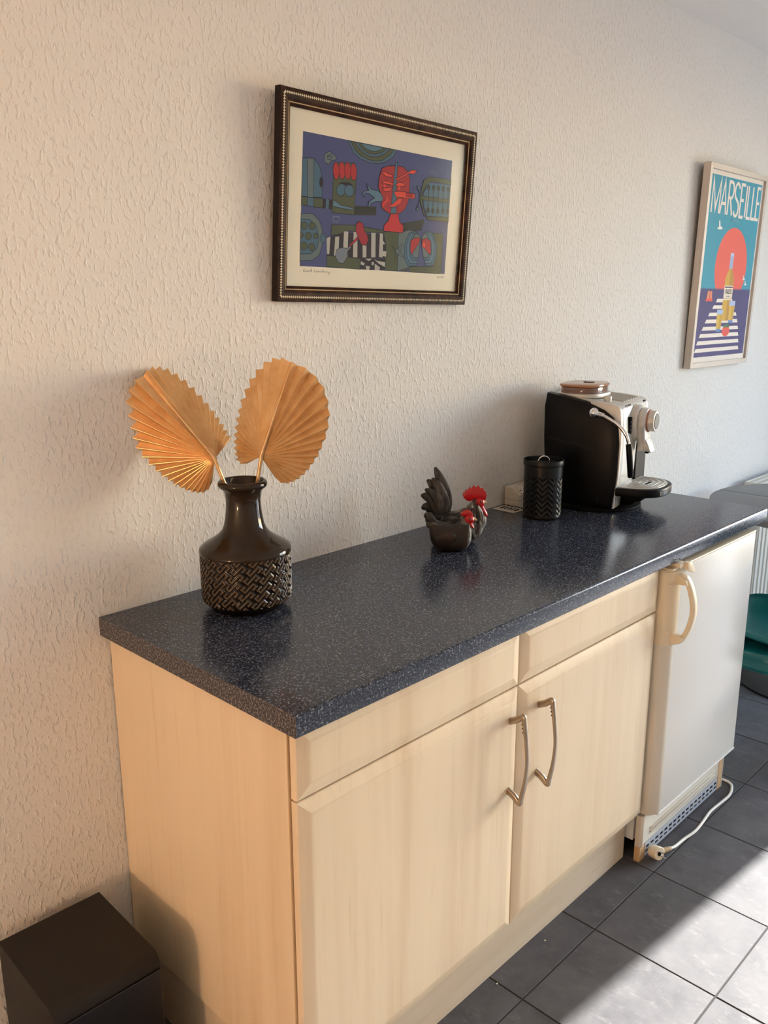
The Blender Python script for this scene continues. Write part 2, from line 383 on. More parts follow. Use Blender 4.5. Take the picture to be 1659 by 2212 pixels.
# door with a wide bevelled left edge trim
for z in (ZF0, ZF1):
    pass
pl = [(.042, FY), (.046, FY-.0015), (FW-.004, FY-.0015), (FW, FY+.003), (FW, -.549), (.035, -.549), (.035, FY+.002)]
dg.prism(pl, ZF0, ZF1, 'XY', bev=.002)
door = dg.build('door', M_WHITE, fr, 40)
tp = [(0, -.550), (0, -.583), (.003, -.588), (.022, FY), (.028, FY-.003), (.040, FY-.003), (.042, FY), (.042, -.550)]
G().prism(tp, ZF0-.001, ZF1, 'XY', bev=.001).build('edge_trim', M_CREAM2, door, 35)
G().box((.002, -.602, ZF1), (FW, -.552, ZF1+.006), .002).build('top_trim', M_CREAM, door)
G().box((.03, FY-.003, ZF0-.007), (FW+.001, -.552, ZF0-.0005), .002).build('bottom_trim', M_WHITE, door)
# handle: plate on the left edge with a bowed grip
zh0, zh1 = .643, .842
hg = G()
hg.prism([(-.001, -.552), (-.001, -.584), (.002, -.591), (.022, FY-.004), (.046, FY-.005), (.046, -.552)], zh0, zh1, 'XY', bev=.002)
grip = catmull([(.030, FY-.004, zh1-.012), (.036, FY-.024, zh1-.018), (.039, FY-.040, zh1-.055), (.040, FY-.047, (zh0+zh1)/2), (.039, FY-.040, zh0+.055), (.036, FY-.024, zh0+.018), (.030, FY-.004, zh0+.008)], 8)
gr = []
for i, p in enumerate(grip):
    t = (grip[min(i+1, len(grip)-1)]-grip[max(i-1, 0)]).normalized(); nrm = Vector((1, 0, 0)); b = t.cross(nrm).normalized()
    ring = []
    for j in range(14):
        a = 2*PI*j/14; cx, sx = math.cos(a), math.sin(a)
        ring.append(tuple(p+nrm*(.0125*math.copysign(abs(cx)**.6, cx))+b*(.0068*math.copysign(abs(sx)**.8, sx))))
    gr.append(ring)
hg.rings(gr)
def wedge(zA, zB, s):
    hg.prism([(FY+.001, zA), (FY-.030, zA+s*.016), (FY-.034, zA+s*.028), (FY+.001, zB)], .0185, .0415, 'YZ', bev=.002)
wedge(zh1-.002, zh1-.034, -1); wedge(zh0+.002, zh0+.034, 1)
ho = hg.build('handle', M_CREAM, door, 35)
M_SEAM = plain('seam_shadow_plastic', (150, 122, 84), .6)
for z in (zh1-.036, zh0+.036):
    o = G().lathe([(.004, 0), (.0062, .0006), (.0062, .0012), (.0055, .0018)], 20, axis='Y').build('screw_cap', M_CREAM, fr, 30)
    o.parent = ho; o.location = (0.0085, -.5945, z); o.scale = (1.15, 1, .8); o.rotation_euler = (0, 0, math.radians(-40))
# hinge cover / lock tab hanging under the worktop
tg = G(); tg.prism([(.045, zb-.001), (.062, zb-.001), (.090, zb-.030), (.082, zb-.036), (.058, zb-.026), (.045, zb-.016)], FY-.022, FY-.006, 'XZ', bev=.003)
tg.box((.020, FY-.012, zb-.014), (.056, FY+.03, zb-.002), .003)
tg.build('hinge_cover', M_CREAM, fr, 35)
# base
bg_ = G(); YB = -.572
bg_.prism([(-.001, -.557), (-.001, YB+.002), (.006, YB-.004), (.014, YB-.004), (.020, YB), (FW-.03, YB), (FW-.03, -.557)], .046, ZF0-.010, 'XY', bev=.0015)
for z in (.068, .080): bg_.box((.055, YB-.005, z), (FW-.060, YB+.001, z+.006), .002, 2)
bg_.build('base_panel', M_CREAM2, fr, 35)
gv = G(); gx0, gx1, gz0, gz1, gy = .030, FW-.035, .006, .046, YB-.002
nsl = 17; wv = (gx1-gx0)/nsl
gv.box((gx0, gy, .036), (gx1, gy+.002, gz1)); gv.box((gx0, gy, gz0), (gx1, gy+.002, .014)); gv.box((gx0, gy, .0215), (gx1, gy+.002, .0275))
for k in range(nsl+1):
    xx = gx0+k*wv; hw = .0042
    for za, zbb in ((.014, .0215), (.0275, .036)): gv.box((max(gx0, xx-hw), gy, za), (min(gx1, xx+hw), gy+.002, zbb))
gv.build('vent_grille', M_GRILLE, fr)
G().box((gx0, gy+.003, gz0), (gx1, gy+.02, gz1)).build('vent_recess_shade', M_SLOT, fr)  # dark slab behind the bars paints the shade inside the vent
G().box((.0, YB-.001, 0), (.029, -.556, .0455), .001, 1).build('foot_block', M_RAWWOOD, fr)
G().box((FW-.030, YB-.001, 0), (FW-.002, -.50, .142), .001, 1).build('foot_block', M_RAWWOOD, fr)
G().box((FW-.002, YB-.002, 0), (FW+.003, -.05, .142), .0008, 1).build('base_side', M_CREAM2, fr)
G().box((.004, -.50, 0), (FW-.03, -.05, .055)).build('underside_shade', M_SLOT, fr)  # dark block in place of the shaded void under the fridge
cordp = catmull([(.552, -.50, .006), (.566, -.55, .0045), (.567, -.582, .0045), (.547, -.602, .0045), (.496, -.616, .0045), (.438, -.615, .0045), (.367, -.612, .0045), (.291, -.620, .0045), (.237, -.623, .0045), (.181, -.617, .0048), (.139, -.617, .008), (.115, -.619, .014), (.098, -.617, .0175)], 7)
G().tube(cordp, .0042, 10).build('power_cord', M_CORD, fr, 60)
pg = G()
pg.lathe([(.012, -.020), (.0165, -.016), (.0185, -.006), (.0190, .006), (.0185, .011), (.0170, .0125)], 24, axis='Y')
pg.tube([(.010, .001, 0), (.024, -.002, -.002)], [.011, .0085], 14)
for k in range(5):
    t = k/4; c = Vector((.026+.022*t, -.002-.001*t, -.002-.0015*t))
    pg.tube([c-Vector((.0016, 0, 0)), c, c+Vector((.0016, 0, 0))], [.0058-.001*t, .0082-.0018*t, .0058-.001*t], 14)
pg.tube([(.022, -.002, -.002), (.052, -.004, -.0036)], .0052, 12)
plug = pg.build('plug', M_CREAM, fr, 35); plug.location = (.048, -.5985, .0205); plug.rotation_euler = (math.radians(-14), 0, math.radians(-16))
for s_ in (-1, 1):
    q = (-.0035*s_, -.0125, .0092*s_)
    G().tube([q, (q[0], q[1]-.016, q[2]), (q[0], q[1]-.0185, q[2])], [.0024, .0024, .0014], 10).build('pin', M_CHROME, plug, 40)
G().lathe([(.0062, 0), (.0062, .0008), (.0030, .0010), (.0028, .0004), (.0005, .0003)], 18, (-.001, -.0128, 0), axis='Y').build('earth_contact', M_SLOT, plug, 30)

# ------------------------------------------------------------------ vase with two gilded palm leaves
VC = (.247, -.155, H)
vz = thing('vase', 'glossy dark brown ceramic bottle vase with raised fretwork band', 'vase', VC)
upper = [(.0915, .116), (.0925, .119), (.0905, .126), (.080, .134), (.064, .143), (.052, .152), (.0445, .161), (.0400, .172), (.0375, .186), (.0350, .205), (.0345, .222), (.0365, .236), (.0405, .243), (.0465, .247), (.0490, .2515), (.0485, .257), (.0455, .2605), (.0420, .2605), (.0395, .256), (.0345, .243), (.0310, .22), (.0320, .18), (.040, .16), (.070, .13), (.080, .11), (.076, .02), (.0, .016)]
G().lathe(upper, 72, cap=False).build('neck', M_GLAZE, vz, 50)
lower = [(0, 0), (.066, 0), (.0715, .002), (.0735, .006), (.0745, .0095), (.078, .0115), (.083, .0135), (.0875, .0185), (.0885, .021)]
G().lathe(lower, 72, cap=False).build('foot', M_GLAZE_D, vz, 50)
# fretwork band: interlocking hooked bars on a diagonal grid, raised 1.6 mm
unit = [(i, 0) for i in range(7)]+[(6, -1), (6, -2), (5, -2), (4, -2), (0, 1), (0, 2), (1, 2), (2, 2)]
cells = set()
for a in range(-40, 41):
    for b in range(-40, 41):
        for (x, y) in unit: cells.add(((x+a*1+b*4) % 34, (y-8*a+2*b) % 34))
RB = .0905; NC, NZ = 816, 132; Z0b, Z1b = .0195, .117
cellsz = 2*PI*RB/(3*34*math.sqrt(2))
def raised(j, i):
    s_ = 2*PI*RB*j/NC; z = Z0b+(Z1b-Z0b)*i/NZ
    a = (s_+z)/math.sqrt(2)/cellsz; b = (z-s_)/math.sqrt(2)/cellsz
    def g_(o, q):
        return (math.floor(o) % 34, math.floor(q) % 34) in cells
    return g_(a, b)
up = [[raised(j, i) for j in range(NC)] for i in range(NZ+1)]
R = []
for i in range(NZ+1):
    ring = []; z = Z0b+(Z1b-Z0b)*i/NZ
    edge = min(1, (z-Z0b)/.010); env = .0885+(.0018 if edge >= 1 else .0018*edge)
    for j in range(NC):
        cnt = sum(up[max(0, min(NZ, i+di))][(j+dj) % NC] for di in (-1, 0, 1) for dj in (-1, 0, 1))
        hgt = cnt/9
        r = env+.0021*(hgt-.55)
        ring.append((r*math.cos(2*PI*j/NC), r*math.sin(2*PI*j/NC), z))
    R.append(ring)
gb = G().rings(R, cap=False)
for k in range(len(gb.f)):
    i, j = divmod(k, NC)
    gb.m[k] = 0 if (up[i][j] and up[min(NZ, i+1)][(j+1) % NC]) else 1
gb.build('fretwork_band', [M_GLAZE_T, M_GLAZE_D], vz, 60)

E_R = Vector((.698, -.716, 0)); E_N = Vector((.716, .698, 0)); E_Z = Vector((0, 0, 1))   # right, away, up seen from the room
def palm_leaf(label, jx, jz, jd, lean, tilt, fold_r, fold_l, size, foot, yaw=0, hi=131):
    """pleated fan leaf: junction offset (right, up, away) from the vase centre, lean of its axis, fold of each half"""
    th = thing('palm_leaf', label, 'dried leaf', VC, 0, 'gilded palm leaves in the vase')
    RT = [(0, .198), (10, .197), (22, .188), (36, .166), (50, .142), (63, .122), (80, .104), (95, .094), (108, .086), (120, .078), (128, .066), (132, .045)]
    J = E_R*jx+E_Z*jz+E_N*jd
    ax = (E_R*math.sin(lean)+E_Z*math.cos(lean)); pr = (E_R*math.cos(lean)-E_Z*math.sin(lean)); nm = -E_N
    ax = (ax*math.cos(tilt)+nm*math.sin(tilt)).normalized(); nm = pr.cross(ax)*-1
    if nm.dot(-E_N) < 0: nm = -nm
    if yaw:
        q = Matrix.Rotation(yaw, 3, ax); pr = q @ pr; nm = q @ nm
    NP = 66; SS = (.02, .12, .3, .5, .7, .86, 1.0)
    vs, fs = [], []
    for k in range(NP+1):
        phi = -131+(131+hi)*k/NP; sgn = 1 if phi >= 0 else -1
        rr = interp(RT, abs(phi))*size*(1 if k % 2 else .975)
        zig = 1 if k % 2 else -1
        f = fold_r if phi >= 0 else fold_l
        for s_ in SS:
            r = rr*s_; p = abs(r*math.sin(math.radians(phi))); q = r*math.cos(math.radians(phi))
            wdt = r*math.radians(262/NP)
            w = zig*min(wdt*.55, .0064*size)
            # each half folded back about the midrib, gently cupped
            ff = f*min(1, .8+.4*p/.05)
            P = J+pr*(sgn*(p*math.cos(ff)+sgn*0))+ax*q+nm*(w*math.cos(ff)-p*math.sin(ff)-.35*q*q)
            P = P+pr*(sgn*w*math.sin(ff))
            vs.append(tuple(P))
    n = len(SS)
    for k in range(NP):
        for s_ in range(n-1): fs.append((k*n+s_, (k+1)*n+s_, (k+1)*n+s_+1, k*n+s_+1))
    o = G().add(vs, fs).build('blade', M_GOLD, th)
    so = o.modifiers.new('thickness', 'SOLIDIFY'); so.thickness = .0009; so.offset = 0
    gv_ = G()
    for k in range(1, NP, 2):
        gv_.tube([Vector(vs[k*n+q_]) for q_ in range(1, n)], [.0005, .0007, .0008, .0008, .0008, .0006], 5)
    gv_.build('veins', M_GOLDV, o)['kind'] = 'stuff'
    rib = [J+nm*.003-ax*.004]+[J+ax*(t*.150*size)+nm*(.0035-.35*(t*.15*size)**2) for t in (.2, .45, .7, 1)]
    G().tube(rib, [.0040, .0032, .0024, .0018, .0009], 8).build('midrib', M_GOLD, th, 50)
    F = E_R*foot[0]+E_Z*foot[1]+E_N*foot[2]
    st = catmull([J+nm*.003+ax*.004, J+(F-J)*.35+nm*.002, F], 5)
    G().tube(st, [.0038]*4+[.0044]*(len(st)-4), 10).build('stem', M_GOLD, th, 50)
    return th
palm_leaf('gilded pleated palm leaf leaning left out of the vase', -.0515, .305, .0, math.radians(-37), .10, math.radians(76), math.radians(10), 1.06, (.012, .10, .006), hi=92)
palm_leaf('gilded pleated palm leaf leaning right out of the vase', .0385, .307, .0, math.radians(20), .08, math.radians(10), math.radians(46), .99, (.004, .10, -.004))

# ------------------------------------------------------------------ bird figurines
M_FEATHER = M('painted_dark_feathers', lin(52, 46, 42), .5, spec=.35)
_s = M_FEATHER.noise(55, 4, .65, M_FEATHER.co((.4, 1.6, 1), (0, .5, 0))); _c = M_FEATHER.noise(18, 2)
M_FEATHER.base(M_FEATHER.mix(M_FEATHER.ramp(_s, [(.36, lin(14, 12, 12)), (.47, lin(40, 36, 34)), (.58, lin(112, 108, 102))]), lin(40, 26, 19), M_FEATHER.ramp(_c, [(.5, (0, 0, 0)), (.7, (.5, .5, .5))])))
M_FEATHER.bump(_s, .5, .004)
M_HACKLE = M('painted_hackle', lin(90, 90, 84), .5); _s = M_HACKLE.noise(60, 4, .65, M_HACKLE.co((1.5, 1.5, .28)))
M_HACKLE.base(M_HACKLE.ramp(_s, [(.38, lin(20, 17, 17)), (.45, lin(76, 40, 34)), (.52, lin(96, 100, 96)), (.62, lin(190, 198, 192))])); M_HACKLE.bump(_s, .5, .004)
M_BROWN = M('painted_brown_wing', lin(58, 38, 22), .55); M_BROWN.base(M_BROWN.ramp(M_BROWN.noise(40, 3), [(.35, lin(20, 15, 12)), (.7, lin(52, 34, 20))]))
M_TAILF = M('painted_tail_feather', lin(58, 54, 50), .45); _s = M_TAILF.noise(60, 4, .6, M_TAILF.co((1, 1, .35)))
M_TAILF.base(M_TAILF.ramp(_s, [(.38, lin(18, 16, 16)), (.54, lin(46, 43, 41)), (.68, lin(84, 78, 74))])); M_TAILF.bump(_s, .4, .003)
M_COMB = M('glossy_red_comb', lin(176, 14, 22), .25, spec=.5); M_BEAK = M('cream_beak', lin(222, 190, 140), .4); M_EYE = M('eye', lin(26, 8, 8), .1)
RZ = math.atan2(-.716, .698)
def bird_body(stations, name, parent, mats, n=28, split=None):
    """stations (x, z low, z high, half width, top narrowing)"""
    R = []
    tab = [[(s[0], s[k]) for s in stations] for k in (1, 2, 3, 4)]
    xs = [stations[0][0]+(stations[-1][0]-stations[0][0])*i/44 for i in range(45)]
    cm = [catmull([(s[0], s[k], 0) for s in stations], 8) for k in (1, 2, 3, 4)]
    def ev(k, x): return interp([(p.x, p.y) for p in cm[k]], x)
    for x in xs:
        lo, hi, hw, nar = (ev(k, x) for k in range(4)); ring = []
        for j in range(n):
            a = 2*PI*j/n; z = (lo+hi)/2+(hi-lo)/2*math.sin(a); t = max(0.0, (z-lo)/max(1e-6, hi-lo))
            y = hw*math.cos(a)*(1-nar*t**1.3)
            ring.append((x, y, max(0.0, z)))
        R.append(ring)
    g = G().rings(R)
    if split:
        for k, f in enumerate(g.f):
            cx = sum(g.v[i][0] for i in f)/len(f); cz = sum(g.v[i][2] for i in f)/len(f)
            g.m[k] = split(cx, cz)
    return g.build(name, mats, parent, 60)
def feather(parent, pts, w, name='tail_feather', mat=None, y=0.0, thick=.0042):
    C = catmull([(p[0], y+(p[2] if len(p) > 2 else 0), p[1]) for p in pts], 6); n = len(C); R = []
    for i, p in enumerate(C):
        t = i/(n-1); k = w*(math.sin(PI*min(1, .12+t*.86))**.6)
        tg = (C[min(i+1, n-1)]-C[max(0, i-1)]).normalized(); pn = Vector((-tg.z, 0, tg.x))
        R.append([tuple(p+pn*(k*math.cos(2*PI*j/12))+Vector((0, thick*math.sin(2*PI*j/12)*min(1, k/w+.2), 0))) for j in range(12)])
    return G().rings(R).build(name, mat or M_TAILF, parent, 60)
def comb(parent, base, teeth, thick, y=0):
    """closed outline in the x-z plane with rounded thickness"""
    return G().prism(base, y-thick/2, y+thick/2, 'XZ', bev=thick*.3).build('comb', M_COMB, parent, 40)
rp = Vector((.892, -.156, H))
ro = thing('rooster_figurine', 'tall black rooster figurine with large bright red comb and raised tail', 'figurine', rp, RZ)
bird_body([(-.050, .022, .060, .010, 0), (-.042, .006, .074, .022, 0), (-.025, .001, .083, .030, .1), (0, .0, .082, .034, .2), (.022, .0, .086, .035, .35), (.042, .0, .099, .034, .55), (.058, .002, .114, .031, .62), (.072, .016, .112, .026, .62), (.082, .034, .090, .019, .35), (.0885, .048, .066, .009, 0)],
          'body', ro, [M_FEATHER, M_HACKLE], split=lambda x, z: 1 if (x > .048 and z < .098) or (x > .03 and z > .075) else 0)
for pts, w, y in (([(-.020, .060), (-.014, .105), (-.024, .150), (-.043, .196)], .0165, 0), ([(-.022, .058), (-.026, .105), (-.040, .140), (-.062, .163)], .0165, .005), ([(-.026, .056), (-.036, .096), (-.055, .118), (-.078, .126)], .0155, -.006), ([(-.030, .052), (-.046, .082), (-.062, .092), (-.076, .088)], .0135, .006), ([(-.030, .046), (-.048, .064), (-.060, .072), (-.070, .070)], .012, -.008), ([(-.022, .058), (-.018, .10), (-.034, .145), (-.050, .170)], .0145, -.007), ([(-.026, .056), (-.030, .10), (-.046, .128), (-.068, .142)], .0135, -.010)):
    feather(ro, pts, w, y=y)
for pts, w, y in (([(.02, .062), (-.005, .056), (-.030, .044)], .0155, -.030), ([(.012, .05), (-.008, .042), (-.028, .030)], .012, -.0315)): feather(ro, pts, w, 'wing', M_FEATHER, y, .006)
comb(ro, [(.046, .108), (.038, .1105), (.031, .117), (.0275, .125), (.030, .132), (.0335, .131), (.0345, .1385), (.0395, .137), (.0455, .1465), (.0495, .140), (.0555, .1505), (.0605, .1435), (.068, .1500), (.0715, .142), (.0795, .1435), (.0815, .136), (.0865, .1325), (.088, .123), (.0865, .113), (.080, .109), (.068, .114), (.058, .114)], None, .0075)
for k in range(8):
    x0 = .064-.004*k; x1 = .078-.013*k; feather(ro, [(x0, .101-.0018*k), ((x0+x1)/2+.003, .080-.001*k), (x1, .052+.002*k)], .0048, 'hackle_feather', (M_HACKLE, M_TAILF, M_FEATHER)[k % 3], -.0205-.0012*min(k, 4), .0040)
for k in range(5):
    feather(ro, [(-.006-.008*k, .074), (-.012-.008*k, .062), (-.022-.007*k, .050)], .0052, 'saddle_feather', (M_TAILF, M_FEATHER)[k % 2], -.0245+.0018*k, .0045)
fg = G(); fg.ball((.072, 0, .1045), (.0120, .0128, .0135)); fg.build('face', M_COMB, ro, 60)
G().ball((.073, -.0118, .1085), .0022, 10, 7).build('eye', M_EYE, ro, 60)
G().ball((.073, .0118, .1085), .0022, 10, 7).build('eye', M_EYE, ro, 60)
bk = G(); bk.tube([(.078, 0, .1055), (.084, 0, .1068), (.0905, 0, .1035)], [.0050, .0036, .0008], 10); bk.build('beak', M_BEAK, ro, 60)
for s_ in (-1, 1):
    R = []; C = catmull([(.0755, s_*.003, .100), (.080, s_*.005, .090), (.0870, s_*.006, .078), (.0905, s_*.0045, .0705)], 5)
    G().tube(C, [.0036+.0056*math.sin(PI*min(1, .15+.85*i/(len(C)-1)))**.8 for i in range(len(C))], 12, flat=.45).build('wattle', M_COMB, ro, 60)
hp = Vector((.832, -.200, H))
he = thing('hen_figurine', 'small dark brown hen figurine standing in front of the rooster', 'figurine', hp, RZ-.06)
bird_body([(-.050, .050, .075, .010, 0), (-.046, .026, .078, .019, 0), (-.038, .013, .080, .026, .1), (-.024, .002, .075, .031, .2), (0, .0, .069, .033, .2), (.018, .0, .070, .032, .4), (.032, .0, .084, .030, .55), (.043, .006, .091, .026, .6), (.050, .017, .082, .019, .4), (.0545, .026, .052, .009, 0)],
          'body', he, [M_BROWN, M_HACKLE, M_FEATHER], split=lambda x, z: 1 if x > .046 and z < .07 else (2 if z > .066 or x > .047 else 0))
for pts, w, y in (([(-.030, .058), (-.044, .078), (-.054, .094)], .0095, 0), ([(-.034, .054), (-.048, .070), (-.059, .080)], .0085, .007), ([(-.034, .052), (-.048, .066), (-.057, .071)], .008, -.008)): feather(he, pts, w, y=y)
feather(he, [(.016, .040), (-.008, .038), (-.034, .034)], .017, 'wing', M_BROWN, -.0285, .007)
feather(he, [(.016, .040), (-.008, .038), (-.034, .034)], .017, 'wing', M_BROWN, .0285, .007)
comb(he, [(.034, .088), (.027, .091), (.0265, .096), (.031, .098), (.033, .1035), (.038, .1015), (.041, .106), (.046, .1025), (.050, .1035), (.053, .098), (.0565, .095), (.0575, .088), (.050, .086), (.042, .089)], None, .007)
G().ball((.0480, 0, .0805), (.0130, .0140, .0125)).build('face', M_COMB, he, 60)
for s_ in (-1, 1):
    G().ball((.051, s_*.0122, .083), .0021, 10, 7).build('eye', M_EYE, he, 60)
    C = catmull([(.050, s_*.005, .073), (.055, s_*.006, .066), (.0600, s_*.005, .0605)], 5)
    G().tube(C, [.0028+.0036*math.sin(PI*min(1, .15+.85*i/(len(C)-1)))**.8 for i in range(len(C))], 12, flat=.5).build('wattle', M_COMB, he, 60)
G().tube([(.056, 0, .0815), (.062, 0, .0815), (.068, 0, .0775)], [.0052, .0038, .0009], 10).build('beak', M_BEAK, he, 60)

# ------------------------------------------------------------------ canister
CC = (1.283, -.168, H)
ca = thing('canister', 'matt black embossed canister with a chrome ring lid beside the coffee machine', 'canister', CC)
NA, NZ = 288, 84; R = []; rc, hc = .0545, .150
for i in range(NZ+1):
    z = .003+(hc-.003)*i/NZ; ring = []
    band = min(1, max(0, (z-.008)/.006))*min(1, max(0, (hc-.028-z)/.008))
    for j in range(NA):
        u = j/NA*11; t = abs((u % 1)-.5)*2             # 18 upright chevron columns
        ph = (z/.0155-t*1.05) % 1
        d = .0015*band*(abs(ph-.5)*2)
        ring.append(((rc-d)*math.cos(2*PI*j/NA), (rc-d)*math.sin(2*PI*j/NA), z))
    R.append(ring)
R.insert(0, [(.052*math.cos(2*PI*j/NA), .052*math.sin(2*PI*j/NA), 0) for j in range(NA)])
G().rings(R).build('body', M_BLACKM, ca, 60)
lid = G().lathe([(.0535, hc), (.0568, hc+.0005), (.0572, hc+.002), (.0572, hc+.015), (.0565, hc+.0165), (.0545, hc+.0165), (.0540, hc+.014), (.0535, hc+.006), (.0510, hc+.0045), (.0, hc+.0045)], 72, cap=False).build('lid', M_BLACKM, ca, 50)
hl = []
for k in range(25):
    a = PI*k/24; hl.append((-.017*math.cos(a)*1.0, 0, .0045+hc+.020*math.sin(a)**.8))
rg = G(); rg.tube([Vector(p) for p in hl], .0021, 10); o = rg.build('ring_handle', M_CHROME, lid, 60); o.rotation_euler.z = RZ+.15

# ------------------------------------------------------------------ socket block by the wall
sk = thing('socket_block', 'cream surface-mounted double power socket behind the canister', 'socket', (1.384, -.0375, H+.0019))
M_SOCK = plain('cream_socket_plastic', (214, 206, 188), .45)
G().prism([(-.026, 0), (.030, 0), (.030, .056), (0, .056), (-.026, .036)], -.065, .065, 'YZ', bev=.005).build('housing', M_SOCK, sk, 35)
G().box((-.0655, -.0265, .0195), (.0655, .0302, .0205)).build('seam', plain('socket_seam', (150, 142, 126)), sk)
for x in (-.033, .033):
    o = G().lathe([(.0245, -.001), (.0245, .0025), (.0225, .003), (.0205, -.0005), (.0, -.0005)], 28).build('outlet', M_SOCK, sk, 40)
    o.location = (x, -.013, .0468); o.rotation_euler.x = math.atan2(.020, .026)
    for s_ in (-1, 1): G().lathe([(.0026, 0), (.0026, .0006)], 10, (s_*.0095, 0, -.0004)).build('pin_hole_shade', M_SLOT, o)  # dark discs colour in the shade of the pin holes

# ------------------------------------------------------------------ coffee machine
M_GREYB = M('matt_black_rubber', lin(12, 12, 13), .7, spec=.1)
cm = thing('coffee_machine', 'black and silver bean-to-cup coffee machine with amber bean hopper', 'coffee machine', (1.455, -.291, H), math.radians(11))
G().lathe([(.128, 0), (.134, .001), (.135, .004), (.134, .008), (.128, .010), (.0, .010)], 72, (.105, .085, 0), cap=False).build('turntable', M_GREYB, cm, 40)
W = .272
side = [(.208, .011), (.213, .134), (.218, .208), (.219, .300), (.213, .338), (.170, .3315), (.133, .325), (.100, .318), (.068, .309), (.036, .296), (.010, .277), (-.007, .245), (-.012, .202), (-.011, .11), (-.001, .011)]
def side_panel(x0, out):
    ctr = Vector((.10, .17)); R = []
    for k, (dx, sc) in enumerate(((.032, 1.0), (.004, 1.0), (.001, .995), (-.001, .985), (-.0055, .90), (-.0085, .75), (-.010, .45), (-.0105, .12))):
        R.append([(x0+out*dx, ctr.x+(p[0]-ctr.x)*sc, ctr.y+(p[1]-ctr.y)*sc) for p in side])
    return G().rings(R).build('side_panel', M_BLACKP, cm, 30)
side_panel(0, 1); side_panel(W, -1)
M_SEAMB = M('panel_seam', lin(30, 30, 32), .5, spec=.3)
seam = catmull([(-.0092, .200, .206), (-.0098, .119, .194), (-.0098, .080, .185), (-.0092, .058, .176), (-.0088, .047, .160), (-.0085, .043, .104), (-.006, .041, .030)], 5)
G().tube(seam, .0011, 6).build('service_door_seam', M_SEAMB, cm)
core = [(.206, .011), (.206, .334), (.133, .326), (.068, .3185), (.012, .313), (-.002, .308), (-.010, .296), (-.0155, .24), (-.0165, .20), (-.014, .11), (-.004, .011)]
G().prism(core, .026, W-.026, 'YZ', bev=.003).build('front_shell', M_SILVER, cm, 35)
cheek = [(.085, .322), (.05, .318), (.012, .313), (-.002, .308), (-.010, .296), (-.0155, .24), (-.0165, .20), (-.014, .11), (-.004, .011), (.012, .011), (.004, .11), (.002, .202), (.006, .24), (.022, .272), (.045, .29), (.072, .303)]
for a, b in ((.004, .0262), (W-.0262, W-.004)): G().prism(cheek, a, b, 'YZ', bev=.0015).build('cheek', M_SILVER, cm, 35)
for k in range(9):
    x = .092+.0175*k
    G().prism([(.150, .328), (.150, .3305), (.012, .3155), (.012, .312)], x, x+.0085, 'YZ', bev=.0006).build('rib', M_SILVER_D, cm)
# hopper
def oval(cx, cy, rx, ry, n=48, e=.72): return [(cx+rx*math.copysign(abs(math.cos(2*PI*k/n))**e, math.cos(2*PI*k/n)), cy+ry*math.copysign(abs(math.sin(2*PI*k/n))**e, math.sin(2*PI*k/n))) for k in range(n)]
G().prism(oval(.118, .142, .090, .070), .322, .3345, 'XY', bev=.003).build('hopper_collar', M_SILVER, cm, 40)
M_AMBER = M('amber_tinted_plastic', lin(196, 142, 104), .12, spec=.5); M_AMBER.b.inputs['Transmission Weight'].default_value = .35; M_AMBER.b.inputs['Alpha'].default_value = 1
M_AMBER2 = M('smoky_clear_plastic', lin(150, 118, 104), .1, spec=.6); M_AMBER2.b.inputs['Transmission Weight'].default_value = .45
hop = G().prism(oval(.118, .142, .080, .062), .334, .352, 'XY', bev=.002).build('bean_hopper', M_AMBER2, cm, 40)
G().prism(oval(.118, .142, .084, .066), .3525, .3605, 'XY', bev=.0035).build('hopper_lid', M_AMBER, cm, 40)
G().lathe([(.014, 0), (.018, .001), (.018, .0025), (.012, .0022), (.0, .0015)], 30, (.150, .140, .3602), cap=False).build('lid_grip', M_AMBER2, cm, 40)
G().lathe([(.0105, 0), (.0105, .003), (.0118, .014), (.0112, .0160), (.0, .0160)], 28, (.048, .045, .3155), cap=False).build('top_knob', M_SILVER, cm, 40)
# front details
G().box((.058, -.0062, .2985), (.104, -.0035, .3065), .001).build('logo_plate', M_SLOT, cm)
M_LOGO = plain('logo_silver', (214, 214, 208), .4)
text_mesh('Saeco', .0105, 'logo', M_LOGO, cm, (.084, -.0066, .3022), (math.radians(80), 0, 0), 1.15)
G().lathe([(.0030, 0), (.0030, .0004), (.0018, .0005), (.0018, 0)], 16, (.064, -.0062, .3025), axis='Y', cap=False).build('logo_ring', M_LOGO, cm)
G().box((.226, -.0068, .296), (.246, -.0035, .306), .001).build('model_badge', M_SLOT, cm)
text_mesh('odea', .0085, 'badge_text', M_LOGO, cm, (.236, -.0072, .3008), (math.radians(80), 0, 0), .9)
dp = G(); dp.prism([(.064, .228), (.084, .222), (.084, .272), (.066, .274)], -.0195, -.012, 'XZ', bev=.001); dpo = dp.build('button_panel', M_SLOT, cm)
for z in (.236, .247, .258): G().box((.069, -.0212, z-.003), (.081, -.0192, z+.003), .0008).build('button', M_GREYP, dpo)
HX, HZ = .140, .249
G().lathe([(.054, .010), (.054, .022), (.051, .027), (.047, .030), (.0, .030)], 56, (HX, 0, HZ), axis='Y', cap=False).build('dial_housing', M_SILVER, cm, 35)
out = [(HX+.046*math.cos(a), HZ+.046*math.sin(a)) for a in [math.radians(-35+250*k/30) for k in range(31)]]
out += [(HX-.030, HZ-.050), (HX-.024, HZ-.062), (HX-.027, HZ-.076), (HX-.022, HZ-.081), (HX+.022, HZ-.081), (HX+.027, HZ-.076), (HX+.024, HZ-.062), (HX+.030, HZ-.050)]
G().prism(out, -.052, -.028, 'XZ', bev=.007, seg=3).build('spout_head', M_SILVER, cm, 40)
